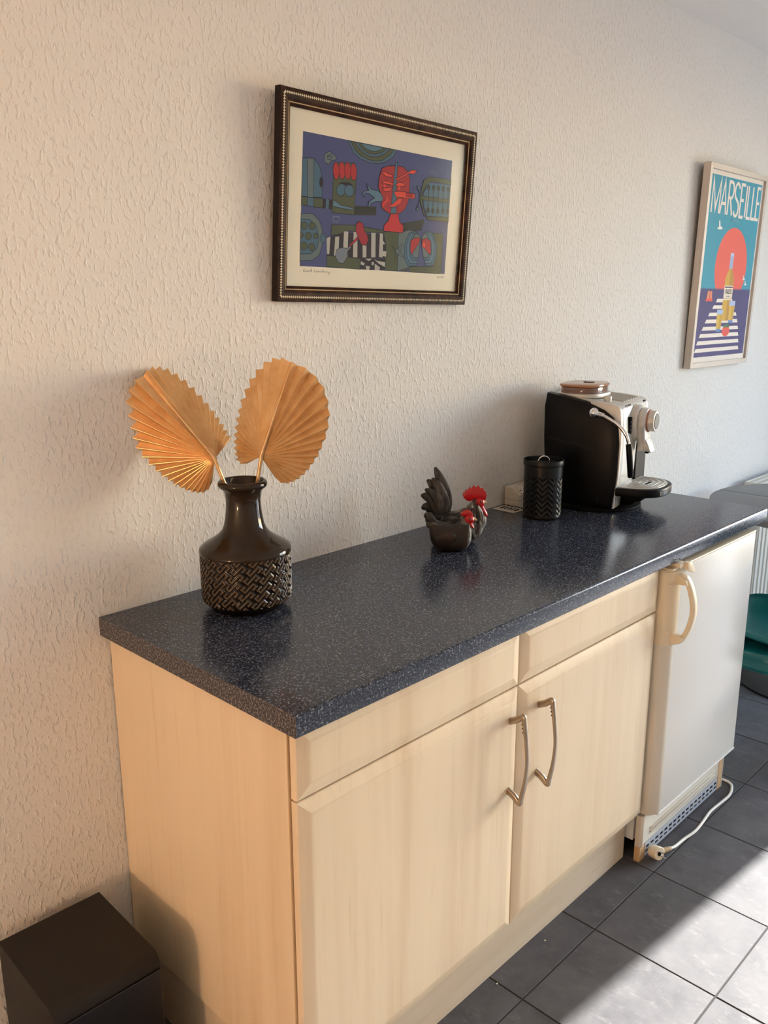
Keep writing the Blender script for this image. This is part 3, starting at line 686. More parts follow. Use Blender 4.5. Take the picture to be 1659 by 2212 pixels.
sp = G(); sp.prism([(-.070, HZ-.081), (-.030, HZ-.081), (-.030, HZ-.045), (-.054, HZ-.045), (-.062, HZ-.060)], HX-.024, HX+.024, 'YZ', bev=.005); sp.build('coffee_spout', M_SILVER, cm, 40)
for x in (-.010, .010): G().lathe([(.0055, -.006), (.0062, .001)], 14, (HX+x, -.055, HZ-.0815)).build('nozzle', M_BLACKP, cm)
G().lathe([(.0335, 0), (.0335, .003), (.0320, .0045)], 48, (HX, -.0515, HZ+.008), axis='Y').build('dial_ring', M('dial_copper_ring', lin(168, 112, 84), .4, .3), cm, 40)
G().lathe([(.0305, .004), (.0305, .018), (.0285, .0215), (.0245, .0225), (.0, .0225)], 48, (HX, -.0515, HZ+.008), axis='Y', cap=False).build('dial', M_SILVER, cm, 35)
G().lathe([(.0235, .0220), (.0230, .0240), (.0, .0244)], 40, (HX, -.0515, HZ+.008), axis='Y', cap=False).build('dial_cap', M_GREYP, cm, 40)
# lower front
G().box((.150, -.0185, .022), (.246, -.006, .196), .004).build('grounds_door', M_BLACKP, cm)
for a, b in ((.066, .088), (.120, .215)): G().box((a, -.022, .010), (b, -.003, .058), .003).build('front_foot', M_BLACKP, cm)
# steam wand
wnd = G().ball((-.012, .063, .289), .0148, 24, 16).build('wand_pivot', M_CHROME, cm, 60)
G().tube([(-.012, .055, .2875), (-.016, .038, .2845), (-.017, .030, .2822)], [.0072, .0072, .0066], 16).build('wand_collar', M_CHROME, cm, 40)
pipe = catmull([(-.016, .034, .2835), (-.020, .012, .274), (-.021, -.016, .257), (-.0195, -.036, .234), (-.0165, -.045, .207), (-.016, -.047, .196)], 6)
G().tube(pipe, .0049, 14).build('steam_pipe', M_CHROME, cm, 60)
G().tube([(-.0165, -.0448, .209), (-.0165, -.045, .2075), (-.016, -.047, .194), (-.016, -.0555, .116), (-.016, -.056, .113)], [.006, .0085, .0088, .0082, .006], 16).build('wand_grip', M_BLACKP, cm, 40)
# drip tray
def tray(n=40, w=.109, f=.124, y0=-.008, sc=1.0, ix=0.0):
    P = [(.112+(w-ix), y0), ]
    for k in range(n+1):
        a = PI*k/n; c_, s_ = math.cos(a), math.sin(a)
        P.append((.112+(w-ix)*math.copysign(abs(c_)**.75, c_), y0-.012-(f-.012-ix)*abs(s_)**.80))
    P.append((.112-(w-ix), y0)); return P
G().prism(tray(), .050, .0745, 'XY', bev=.004, seg=3).build('drip_tray', M_BLACKP, cm, 40)
G().prism(tray(ix=.012), .0735, .0762, 'XY', bev=.0008).build('drip_grate', M_SILVER, cm, 40)
for k in range(5):
    T = tray(ix=.022+.016*k)[2:-2]; T = [(x, min(y, -.018), .0764) for x, y in T]
    G().tube(T, .0012, 6).build('grate_slot_shade', M_SILVER_D, cm)  # raised darker lines stand in for shade in the grate grooves
for x in (.100, .125): G().lathe([(.0075, 0), (.0075, .0012), (.0, .0012)], 18, (x, -.072, .0757), cap=False).build('grate_hole_shade', M_SLOT, cm)  # flat dark discs give the holes their shade by colour
G().prism([(-.004, .010), (-.004, .052), (-.105, .052), (-.095, .044), (-.075, .040), (-.066, .030), (-.050, .026), (-.040, .016)], .062, .170, 'YZ', bev=.003).build('tray_bracket', M_BLACKP, cm, 35)
G().box((.055, -.125, .053), (.085, -.1215, .066), .001).build('tray_tab', M_CHROME, cm)

# ------------------------------------------------------------------ pictures
import numpy as np
def homog(quad):
    """photo quad (tl, tr, br, bl) of a flat print -> function giving (u right, v up) in the print itself"""
    A, b = [], []
    for (x, y), (u, v) in zip(quad, ((0, 1), (1, 1), (1, 0), (0, 0))):
        A.append([x, y, 1, 0, 0, 0, -u*x, -u*y]); b.append(u); A.append([0, 0, 0, x, y, 1, -v*x, -v*y]); b.append(v)
    h = np.linalg.solve(np.array(A, float), np.array(b, float))
    def f(x, y):
        d = h[6]*x+h[7]*y+1; return ((h[0]*x+h[1]*y+h[2])/d, (h[3]*x+h[4]*y+h[5])/d)
    return f
class Print:
    """flat print: layered flat colour shapes in the (x, z) plane of a frame, each ink a hair above the last"""
    def __init__(s, x0, x1, z0, z1, y, f=None): s.g = G(); s.r = (x0, x1, z0, z1); s.y = y; s.k = 0; s.mats = []; s.idx = {}; s.f = f; s.dark = 1.0
    def ink(s, c):
        if c not in s.idx: s.idx[c] = len(s.mats); s.mats.append(M('print_ink', lin(*[q*s.dark for q in c]), .7, spec=.15))
        return s.idx[c]
    def xy(s, p):
        u, v = s.f(*p) if s.f else p
        u = min(1, max(0, u)); v = min(1, max(0, v))
        return (s.r[0]+(s.r[1]-s.r[0])*u, s.r[2]+(s.r[3]-s.r[2])*v)
    def poly(s, P, c):
        s.k += 1; y = s.y-.000006*s.k
        s.g.add([(a, y, b) for a, b in (s.xy(p) for p in P)], [tuple(range(len(P)))], s.ink(c)); return s
    def ell(s, cx, cy, rx, ry, c, a0=0, a1=360, n=28, rot=0):
        q = math.radians(rot); P = []
        for k in range(n+(0 if a1-a0 >= 360 else 1)):
            a = math.radians(a0+(a1-a0)*k/n); x, y = rx*math.cos(a), ry*math.sin(a)
            P.append((cx+x*math.cos(q)-y*math.sin(q), cy+x*math.sin(q)+y*math.cos(q)))
        return s.poly(P, c)
    def line(s, P, w, c, close=False):
        s.k += 1; y = s.y-.000006*s.k; Q = [Vector(s.xy(p)) for p in P]
        if close: Q.append(Q[0])
        Q = [q for k_, q in enumerate(Q) if k_ == 0 or (q-Q[k_-1]).length > 1e-6]
        L_, R_ = [], []; n_ = len(Q)
        for k_, q in enumerate(Q):                    # one mitred strip, no overlaps
            da = (q-Q[k_-1]).normalized() if k_ else ((q-Q[-2]).normalized() if close else None)
            db = (Q[k_+1]-q).normalized() if k_ < n_-1 else ((Q[1]-q).normalized() if close else None)
            if da is None: da = db
            if db is None: db = da
            na, nb = Vector((-da.y, da.x)), Vector((-db.y, db.x)); m_ = na+nb
            if m_.length < .25: m_ = na.copy()
            m_.normalize(); o_ = m_*(w/2/max(.34, m_.dot(na))); L_.append(q+o_); R_.append(q-o_)
        P_ = L_+R_
        s.g.add([(p.x, y, p.y) for p in P_], [(k_, k_+1, n_+k_+1, n_+k_) for k_ in range(n_-1)], s.ink(c))
        return s
    def out(s, P, c, w=.0012, lc=(40, 44, 60)): s.poly(P, c); return s.line(P, w, lc, True)
    def oell(s, cx, cy, rx, ry, c, rot=0, w=.0011, lc=(40, 44, 60), n=24):
        q = math.radians(rot); P = []
        for k in range(n):
            a = 2*PI*k/n; x, y = rx*math.cos(a), ry*math.sin(a); P.append((cx+x*math.cos(q)-y*math.sin(q), cy+x*math.sin(q)+y*math.cos(q)))
        return s.out(P, c, w, lc)
def frame_rings(bands, Wd, Hd):
    """nested mitred rectangles (inset, depth toward the room)"""
    R = []
    for ins, d in bands: R.append([(-Wd/2+ins, -d, ins), (Wd/2-ins, -d, ins), (Wd/2-ins, -d, Hd-ins), (-Wd/2+ins, -d, Hd-ins)])
    return R

# framed silkscreen
W1, H1 = .642, .427
pic = thing('framed_picture', 'colourful abstract print of red head and kitchenware in dark beaded frame', 'picture', (.7765, -.0035, 1.5005))
pic.rotation_euler = (math.radians(3.4), math.radians(.95), 0)
M_FRM = M('burl_brown_frame', lin(66, 44, 32), .5, spec=.08); M_FRM.base(M_FRM.ramp(M_FRM.noise(45, 4, .6), [(.35, lin(34, 21, 16)), (.6, lin(66, 40, 27)), (.8, lin(90, 56, 36))]))
M_FRMD = M('black_frame_side', lin(34, 26, 24), .6, spec=.2); M_GOLDL = M('gold_line', lin(190, 164, 120), .5, .2); M_IVORY = M('ivory_beads', lin(232, 222, 196), .4)
g = G()
B = [(0, 0), (0, .016), (.0015, .0175), (.009, .0180), (.0125, .0180), (.016, .0175), (.022, .0150), (.0255, .0135)]
R = frame_rings(B, W1, H1)
g.rings(R[:3], cap=False, mi=1); g.rings(R[2:], cap=False, mi=0)
R = frame_rings([(.0255, .0135), (.0264, .0142), (.0270, .0142), (.0278, .0132)], W1, H1); g.rings(R, cap=False, mi=2)
R = frame_rings([(.0278, .0132), (.0310, .0110), (.0335, .0092), (.0335, .005)], W1, H1); g.rings(R, cap=False, mi=0)
fo = g.build('frame', [M_FRM, M_FRMD, M_GOLDL], pic, 30)
bd_ = G()
def beads(a, b, n):
    for k in range(n):
        t = (k+.5)/n; c = (a[0]+(b[0]-a[0])*t, -.0182, a[1]+(b[1]-a[1])*t); r, rz = (.0021, .0036) if a[1] == b[1] else (.0036, .0021)
        bd_.add([(c[0]-r, c[1], c[2]), (c[0], c[1], c[2]-rz), (c[0]+r, c[1], c[2]), (c[0], c[1], c[2]+rz), (c[0], c[1]-.0016, c[2])], [(0, 1, 4), (1, 2, 4), (2, 3, 4), (3, 0, 4)])
ib = .0105
for a, b, n in (((-W1/2+ib, ib), (W1/2-ib, ib), 112), ((-W1/2+ib, H1-ib), (W1/2-ib, H1-ib), 112), ((-W1/2+ib, ib), (-W1/2+ib, H1-ib), 74), ((W1/2-ib, ib), (W1/2-ib, H1-ib), 74)):
    beads(a, b, n); dx, dz = (.0005, 0) if a[0] == b[0] else (0, .0005)
    bd_.box((min(a[0], b[0])-dx, -.0186, min(a[1], b[1])-dz), (max(a[0], b[0])+dx, -.0178, max(a[1], b[1])+dz))
bo = bd_.build('bead_inlay', M_IVORY, fo); bo['kind'] = 'stuff'
G().box((-W1/2+.012, -.003, .012), (W1/2-.012, -.0005, H1-.012)).build('backing', M_FRMD, pic)
paper = G().box((-W1/2+.033, -.0045, .033), (W1/2-.033, -.003, H1-.033)).build('paper', plain('ivory_paper', (224, 217, 198), .85), pic)
P = Print(-.2475, .2435, .0765, .3510, -.0046, homog(((292, 408), (1440, 645), (1390, 1525), (275, 1455))))
P.dark = .88
BL, BD, OL, OL2, TE, TE2, GR, RE, RB_, KK, WH, OD = (84, 92, 138), (66, 74, 116), (92, 100, 80), (82, 88, 70), (84, 116, 138), (98, 132, 152), (108, 124, 128), (186, 62, 66), (232, 84, 70), (58, 56, 66), (190, 188, 180), (64, 68, 66)
P.poly([(275, 380), (1460, 600), (1420, 1560), (260, 1470)], BL)
P.out([(640, 485), (1012, 560), (985, 615), (930, 652), (870, 665), (800, 655), (730, 625), (680, 575)], TE)
P.out([(660, 490), (992, 556), (960, 600), (900, 640), (850, 645), (790, 630), (735, 600), (690, 555)], OL)
P.out([(690, 496), (960, 550), (920, 590), (860, 612), (800, 605), (745, 570), (712, 530)], TE)
P.out([(712, 500), (940, 546), (900, 578), (850, 592), (800, 585), (755, 556)], OL)
P.out([(735, 505), (915, 541), (880, 562), (845, 570), (800, 562), (765, 540)], TE2)
P.out([(455, 590), (495, 565), (545, 605), (548, 632), (512, 640), (490, 670), (460, 650)], GR)
P.line([(475, 600), (500, 590), (518, 612), (505, 632), (482, 628), (480, 608), (498, 604), (503, 618)], .0014, (54, 62, 84))
P.out([(280, 615), (330, 615), (385, 630), (420, 680), (438, 750), (425, 780), (430, 830), (445, 860), (440, 925), (280, 912)], TE)
P.out([(325, 615), (378, 622), (376, 925), (330, 920)], GR)
P.ell(435, 805, 16, 40, KK)
P.out([(278, 915), (330, 920), (330, 985), (276, 978)], OL); P.out([(330, 920), (378, 925), (378, 995), (328, 988)], TE); P.out([(378, 925), (450, 933), (446, 1005), (378, 998)], OL)
P.poly([(446, 932), (535, 942), (530, 1020), (446, 1008)], KK); P.poly([(472, 936), (496, 940), (492, 1016), (470, 1010)], TE)
P.poly([(684, 990), (860, 998), (856, 1066), (684, 1062)], OD)
P.out([(528, 700), (548, 655), (690, 660), (705, 720), (690, 1062), (518, 1042)], OL)
for cx, t in ((548, 718), (593, 716), (637, 718), (682, 727)): P.oell(cx, t, 24, 68, RE, -3)
P.out([(530, 942), (590, 985), (680, 1005), (678, 1022), (620, 1015), (522, 992)], TE2)
P.poly([(570, 812), (600, 805), (650, 808), (678, 830), (620, 880)], KK)
P.oell(588, 866, 36, 48, TE, 12); P.oell(650, 872, 36, 46, TE, -10)
P.out([(278, 1045), (370, 1050), (420, 1100), (445, 1170), (448, 1280), (425, 1370), (370, 1412), (275, 1414)], GR)
P.out([(278, 1090), (350, 1095), (400, 1150), (418, 1230), (410, 1310), (360, 1360), (275, 1362)], TE)
for cx, cy, r in ((306, 1142, 24), (366, 1144, 24), (285, 1215, 16), (338, 1222, 24), (394, 1222, 18), (304, 1300, 26), (364, 1308, 24)): P.oell(cx, cy, r, r*1.2, OL)
P.oell(450, 1242, 22, 36, TE)
P.line([(528, 1070), (575, 1075), (578, 1100), (560, 1118), (530, 1110)], .0016, (120, 134, 150), True)
P.out([(515, 1135), (700, 1140), (920, 1185), (920, 1205), (620, 1185), (600, 1215), (512, 1215)], OL)
P.out([(915, 1195), (1110, 1185), (1100, 1500), (930, 1495), (935, 1300)], OL)
P.poly([(1045, 1130), (1230, 1100), (1210, 1185), (1060, 1195)], OD)
P.poly([(478, 1235), (610, 1195), (915, 1215), (940, 1350), (930, 1395), (760, 1400), (485, 1372)], KK)
for q in ([(478, 1240), (508, 1228), (500, 1365), (482, 1362)], [(545, 1230), (575, 1228), (570, 1380), (536, 1376)], [(612, 1188), (645, 1190), (640, 1388), (604, 1384)], [(686, 1192), (715, 1194), (716, 1392), (682, 1390)], [(755, 1200), (785, 1200), (785, 1392), (757, 1392)], [(822, 1200), (855, 1202), (855, 1392), (822, 1392)], [(888, 1205), (912, 1208), (912, 1392), (882, 1390)], [(912, 1260), (928, 1290), (912, 1292)], [(908, 1342), (940, 1345), (935, 1388), (910, 1380)]): P.poly(q, WH)
P.out([(482, 1375), (740, 1398), (735, 1490), (478, 1462)], OL)
P.poly([(738, 1400), (935, 1398), (925, 1495), (735, 1485)], KK)
for q in ([(745, 1420), (775, 1440), (765, 1455), (740, 1445)], [(775, 1402), (830, 1402), (805, 1420)], [(842, 1404), (872, 1420), (930, 1430), (928, 1468), (880, 1440)], [(780, 1455), (815, 1462), (808, 1488), (785, 1486)], [(850, 1440), (890, 1470), (888, 1494), (850, 1494)], [(828, 1425), (845, 1430), (838, 1455), (825, 1450)]): P.poly(q, WH)
P.out([(1030, 1205), (1110, 1180), (1160, 1190), (1120, 1470), (1025, 1505)], GR)
P.out([(1260, 1205), (1372, 1210), (1362, 1525), (1115, 1510), (1118, 1465), (1300, 1465)], OL)
for rr, c in ((1.0, TE), (.84, TE2), (.68, TE), (.52, GR)):
    P.out([(1200-0*rr, 1240), (1200-40*rr, 1228-40*rr), (1200-90*rr, 1235-30*rr), (1200-125*rr, 1290+10*rr), (1200-122*rr, 1330+70*rr), (1200-95*rr, 1330+130*rr), (1200-30*rr, 1330+130*rr), (1200-8, 1330)], c)
    P.out([(1208, 1240), (1208+40*rr, 1228-42*rr), (1208+85*rr, 1235-30*rr), (1208+118*rr, 1290+10*rr), (1208+112*rr, 1330+70*rr), (1208+90*rr, 1330+130*rr), (1208+35*rr, 1330+130*rr), (1212, 1330)], c)
P.out([(1125, 1260), (1160, 1240), (1200, 1245), (1190, 1280), (1130, 1375), (1122, 1330)], RE); P.out([(1212, 1255), (1250, 1245), (1280, 1270), (1282, 1370), (1262, 1365), (1215, 1300)], RE)
P.oell(1228, 1296, 14, 24, RB_)
P.line([(975, 1298), (1015, 1340), (1060, 1285), (1045, 1345), (1075, 1395), (1030, 1375), (1000, 1418), (1012, 1365), (975, 1298)], .0011, (46, 50, 56)); P.oell(1025, 1345, 16, 22, GR)
P.out([(712, 1235), (725, 1245), (655, 1310), (645, 1302)], RE); P.out([(590, 1315), (640, 1320), (655, 1300), (668, 1312), (640, 1345), (632, 1400), (605, 1440), (570, 1430), (545, 1380), (555, 1330)], (130, 138, 150))
P.out([(705, 1130), (728, 1110), (758, 1130), (765, 1180), (790, 1215), (798, 1260), (780, 1300), (745, 1290), (722, 1240), (700, 1185)], (172, 60, 70))
P.out([(780, 815), (815, 862), (870, 875), (915, 915), (905, 960), (850, 958), (815, 975), (805, 1000), (815, 1025), (795, 990), (805, 955), (845, 930), (800, 895), (765, 893), (768, 925), (748, 895), (765, 875), (800, 870)], TE2)
head = [(900, 700), (940, 683), (1000, 680), (1060, 690), (1100, 730), (1115, 790), (1110, 900), (1100, 970), (1070, 1030), (1030, 1055), (960, 1052), (910, 1020), (895, 980), (910, 930), (890, 890), (872, 850), (878, 770)]
P.out(head, (176, 62, 68)); P.out([(970, 1052), (1030, 1056), (1035, 1110), (1068, 1150), (1064, 1203), (915, 1187), (920, 1140), (950, 1110)], (206, 64, 70))
P.out([(1003, 655), (1018, 655), (1014, 790), (1010, 870), (1012, 1055), (970, 1050), (975, 950), (985, 850)], TE)
P.out([(905, 720), (945, 740), (985, 755), (975, 770), (930, 765), (908, 742)], RB_); P.out([(895, 812), (930, 795), (990, 818), (985, 832), (930, 822)], RB_); P.out([(1000, 830), (1030, 810), (1065, 815), (1080, 840), (1030, 845)], RB_)
P.out([(900, 855), (985, 850), (960, 878), (920, 880)], RB_); P.out([(1005, 785), (1130, 715), (1170, 718), (1145, 748), (1110, 742), (1010, 800)], RB_)
P.out([(990, 880), (1040, 880), (1140, 895), (1158, 915), (1145, 940), (1060, 930), (1010, 925)], RB_); P.out([(1085, 893), (1135, 900), (1135, 928), (1085, 922)], (186, 52, 56))
P.out([(945, 1000), (985, 975), (1030, 935), (1060, 932), (1045, 975), (1000, 1002)], RB_); P.line([(935, 915), (945, 945), (925, 965), (908, 990), (908, 1005)], .004, RB_)
P.ell(920, 838, 8, 12, RB_); P.ell(1032, 856, 8, 12, RB_)
P.out([(1225, 790), (1270, 768), (1440, 795), (1440, 835), (1280, 805), (1245, 830), (1210, 900), (1215, 1000), (1240, 1075), (1415, 1085), (1412, 1122), (1260, 1105), (1222, 1060), (1195, 960), (1205, 860)], OL)
P.poly([(1255, 815), (1432, 838), (1415, 1082), (1250, 1072), (1222, 1000), (1220, 900)], TE)
P.out([(1190, 915), (1420, 945), (1420, 975), (1192, 945)], OL)
for k, cx in enumerate((1258, 1296, 1334, 1372, 1410)):
    P.line([(cx, 860+3*k), (cx-4, 1030)], .0032, OD); P.oell(cx, 850+4*k, 11, 20, OD); P.oell(cx-4, 1030+2*k, 11, 20, OD)
P.line([(1180, 860), (1195, 920), (1175, 1020)], .0022, OD); P.oell(1182, 852, 10, 14, TE); P.oell(1174, 1018, 10, 14, TE)
P.line([(1268, 768), (1268, 735), (1290, 722), (1306, 740), (1304, 772)], .0016, GR)
art = P.g.build('print', P.mats, paper)
# pencil signature and edition number under the print
sg = Print(-.2475, .2435, .0765, .3510, -.0046); sg.f = None
def scrib(pts, w=.0008):
    Q = [Vector((a, b)) for a, b in pts]; sg.k += 1
    for a, b in zip(Q, Q[1:]):
        d = b-a
        if d.length < 1e-6: continue
        d.normalize(); n = Vector((-d.y, d.x))*w/2
        sg.g.add([(p.x, -.0047, p.y) for p in (a+n, b+n, b-n, a-n)], [(0, 1, 2, 3)], sg.ink((96, 88, 92)))
scrib([(-.233, .0705), (-.236, .0690), (-.237, .0660), (-.234, .0645), (-.231, .0655), (-.229, .0675), (-.227, .0655), (-.225, .0675), (-.222, .0655), (-.219, .0685), (-.217, .0660), (-.214, .0670), (-.213, .0725), (-.212, .0650)])
scrib([(-.203, .0720), (-.205, .0655), (-.200, .0650), (-.197, .0680), (-.194, .0650), (-.191, .0680), (-.188, .0650), (-.185, .0680), (-.182, .0650), (-.179, .0720), (-.178, .0655), (-.174, .0680), (-.171, .0650), (-.167, .0680), (-.163, .0650), (-.158, .0675), (-.160, .0610), (-.163, .0600)])
scrib([(.214, .0705), (.2145, .0660)]); scrib([(.219, .0700), (.216, .0680), (.219, .0660), (.221, .0680), (.219, .0700)]); scrib([(.227, .0710), (.223, .0655)]); scrib([(.229, .0705), (.229, .0655)]); scrib([(.232, .0700), (.231, .0660), (.235, .0665), (.234, .0700), (.232, .0700)]); scrib([(.239, .0700), (.2375, .0660), (.2415, .0665), (.241, .0700), (.239, .0700)])
so_ = sg.g.build('signature', sg.mats, paper); so_['kind'] = 'stuff'
G().box((-W1/2+.033, -.0095, .033), (W1/2-.033, -.0080, H1-.033)).build('glass', M_PGLASS, pic)

# framed travel poster
W2, H2 = .540, .745
po = thing('framed_poster', 'blue and coral seaside travel poster lettered MARSEILLE in whitewashed frame', 'picture', (2.729, -.0035, 1.246))
po.rotation_euler = (math.radians(1.25), math.radians(.3), 0)
M_WASH = wood_mat('whitewashed_wood', lin(176, 160, 146), lin(206, 194, 182)); M_WASH2 = wood_mat('whitewashed_wood_rail', lin(176, 160, 146), lin(206, 194, 182), 'X')
g = G(); R = frame_rings([(0, 0), (0, .0265), (.001, .0275), (.019, .0275), (.020, .0265), (.020, .004)], W2, H2)
g.rings(R, cap=False)
for k, f in enumerate(g.f): g.m[k] = 1 if k % 4 in (0, 2) else 0
g.build('frame', [M_WASH, M_WASH2], po)
G().box((-W2/2+.01, -.004, .01), (W2/2-.01, -.0005, H2-.01)).build('backing', M_FRMD, po)
pp = G().box((-W2/2+.0195, -.0185, .0195), (W2/2-.0195, -.004, H2-.0195)).build('paper', plain('white_paper', (236, 226, 214), .8), po)
pb = (-W2/2+.035, W2/2-.035, .040, H2-.036)
Q = Print(*pb, -.0187)
hq = homog(((345, 176), (850, 300), (648, 1948), (152, 1990)))
def U(x, y): return hq(x, y)
SKY, SEA, COR, CRM = (76, 158, 180), (92, 86, 126), (236, 112, 98), (240, 228, 216)
Q.poly([(0, 0), (1, 0), (1, 1), (0, 1)], SKY)
vh = .389                                                        # horizon
sun_c, sun_r = (.525, .455), .325
asp = (pb[3]-pb[2])/(pb[1]-pb[0])
def circ(cx, cy, rx, n=60): return [(cx+rx*math.cos(2*PI*k/n), cy+rx/asp*math.sin(2*PI*k/n)) for k in range(n)]
Q.poly(circ(.545, .515, .315, 72), COR)
sea = [(0, 0), (1, 0)]
nw = 44
for k in range(nw+1): sea += [(1-k/nw, vh-.006), (1-(k+.5)/nw, vh+.006)] if k < nw else [(0, vh-.006)]
Q.poly(sea, SEA)
rows = [(.322, .335, .65, .020), (.285, .28, .705, .020), (.243, .215, .76, .020), (.203, .165, .80, .021), (.162, .12, .83, .021), (.122, .08, .85, .022), (.081, .045, .87, .022), (.038, .02, .885, .022)]
for v, a, b, h_ in rows: Q.poly([(a-.012, v-h_/2), (b+.012, v-h_/2), (b-.01, v+h_/2), (a+.01, v+h_/2)], CRM)
GLD, GLD2 = (214, 172, 84), (196, 150, 84)
bx = .545
Q.poly([(bx-.088, .205), (bx+.088, .205), (bx+.088, .445), (bx+.060, .480), (bx+.034, .495), (bx+.034, .515), (bx-.034, .515), (bx-.034, .495), (bx-.060, .480), (bx-.088, .445)], GLD)
Q.poly([(bx, .205), (bx+.088, .205), (bx+.088, .445), (bx+.060, .480), (bx+.034, .495), (bx+.034, .515), (bx, .515)], GLD2)
Q.poly([(bx-.034, .505), (bx+.034, .505), (bx+.034, .590), (bx-.034, .590)], (174, 184, 214)); Q.poly([(bx-.034, .575), (bx+.034, .575), (bx+.034, .595), (bx-.034, .595)], (190, 204, 228))
Q.poly([(bx-.086, .325), (bx+.086, .325), (bx+.086, .408), (bx-.086, .408)], (236, 224, 204)); Q.poly([(bx-.080, .396), (bx+.080, .396), (bx+.080, .403), (bx-.080, .403)], (84, 74, 96)); Q.poly([(bx-.086, .331), (bx+.086, .331), (bx+.086, .334), (bx-.086, .334)], (190, 150, 100))
def glass_(cx, v0, v1, wt_, wb_):
    Q.poly([(cx-wb_, v0), (cx+wb_, v0), (cx+wt_, v1), (cx-wt_, v1)], (178, 194, 222)); m_ = v0+(v1-v0)*.12; n_ = v0+(v1-v0)*.78
    Q.poly([(cx-wb_*1.0, m_), (cx+wb_*1.0, m_), (cx+wt_*.95, n_), (cx-wt_*.95, n_)], (222, 184, 92)); Q.poly([(cx, m_), (cx+wb_, m_), (cx+wt_*.95, n_), (cx, n_)], (204, 166, 86)); Q.poly([(cx-wb_, v0), (cx+wb_, v0), (cx+wb_, m_), (cx-wb_, m_)], (120, 152, 200))
glass_(.655, .192, .320, .060, .045); glass_(.425, .142, .270, .060, .045)
Q.poly([(.580+.078*math.cos(2*PI*k/36), .143+.031*math.sin(2*PI*k/36)) for k in range(36)], (232, 104, 92)); Q.poly([(bx-.035, .165), (bx+.105, .165), (bx+.09, .182), (bx+.07, .176), (bx+.05, .192), (bx+.02, .178), (bx, .186)], (92, 132, 96))
Q.poly([(.115, .318), (.255, .318), (.235, .340), (.140, .340)], (232, 104, 92)); Q.poly([(.14, .334), (.185, .334), (.185, .375), (.15, .375)], (238, 150, 110)); Q.poly([(.195, .334), (.235, .334), (.228, .375), (.195, .375)], (238, 150, 110))
def gull(cx, cy, s_): Q.poly([(cx-.055*s_, cy-.012*s_), (cx-.02*s_, cy-.008*s_), (cx-.03*s_, cy+.028*s_), (cx-.01*s_, cy+.030*s_), (cx+.005*s_, cy), (cx+.055*s_, cy-.010*s_), (cx+.03*s_, cy-.018*s_), (cx-.03*s_, cy-.020*s_)], (240, 236, 226))
gull(.245, .735, 1.0); gull(.835, .455, .55); gull(.88, .425, .55)
# tall lettering
LT, LB, LW = .978, .800, .0115
def let(strokes, a, b):
    for st in strokes: Q.line([(a+(b-a)*x, LB+(LT-LB)*y) for x, y in st], LW, CRM)
arc_ = lambda cx, cy, rx, ry, a0, a1, n=10: [(cx+rx*math.cos(math.radians(a0+(a1-a0)*k/n)), cy+ry*math.sin(math.radians(a0+(a1-a0)*k/n))) for k in range(n+1)]
let([[(0, 0), (0, 1), (.5, .12), (1, 1), (1, 0)]], .045, .185)
let([[(0, 0), (.5, 1), (1, 0)], [(.18, .32), (.82, .32)]], .205, .315)
let([[(0, 0), (0, 1)]+arc_(.55, .76, .45, .24, 90, -90)+[(0, .52)], [(.4, .52), (1, 0)]], .345, .435)
let([arc_(.5, .78, .5, .22, 20, 180)+[(0, .70), (.15, .58), (.85, .42), (1, .30)]+arc_(.5, .22, .5, .22, 0, -160)], .462, .552)
let([[(1, 1), (0, 1), (0, 0), (1, 0)], [(0, .52), (.85, .52)]], .585, .660)
let([[(.5, 0), (.5, 1)]], .675, .715)
let([[(0, 1), (0, 0), (1, 0)]], .735, .805); let([[(0, 1), (0, 0), (1, 0)]], .828, .898)
let([[(1, 1), (0, 1), (0, 0), (1, 0)], [(0, .52), (.85, .52)]], .918, .985)
Q.g.build('print', Q.mats, pp)
def on_print(body, u, v, size, col, sx): text_mesh(body, size, 'lettering', plain('print_lettering', col), pp, (pb[0]+(pb[1]-pb[0])*u, -.0206, pb[2]+(pb[3]-pb[2])*v), (math.radians(90), 0, 0), sx, .00005)
on_print('PASTIS', bx, .372, .026, (70, 62, 84), .78); on_print('MARSEILLE', bx, .346, .0085, (120, 104, 100), 1.0); on_print('FRANCE', .52, .772, .014, (150, 200, 210), 1.2)
G().box((-W2/2+.0195, -.0235, .0195), (W2/2-.0195, -.0222, H2-.0195)).build('glass', M_PGLASS, po)

# ------------------------------------------------------------------ speaker box on the floor
zs = .336
bx_ = thing('speaker_box', 'low black box speaker on the floor against the wall left of the cabinet', 'speaker', (-.1725, -.1505, 0), math.radians(-1.5))
pf = [(.116, 0), (.116, zs), (-.100, zs), (-.108, zs-.0015), (-.117, zs-.007), (-.122, zs-.018), (-.123, zs-.03), (-.123, .0)]
G().prism(pf, -.1015, .1015, 'YZ', bev=.0015).build('cabinet', M_SPK, bx_, 30)
G().box((-.100, -.127, .02), (.100, -.1235, zs-.030), .002).build('front_panel', M_SPKF, bx_)

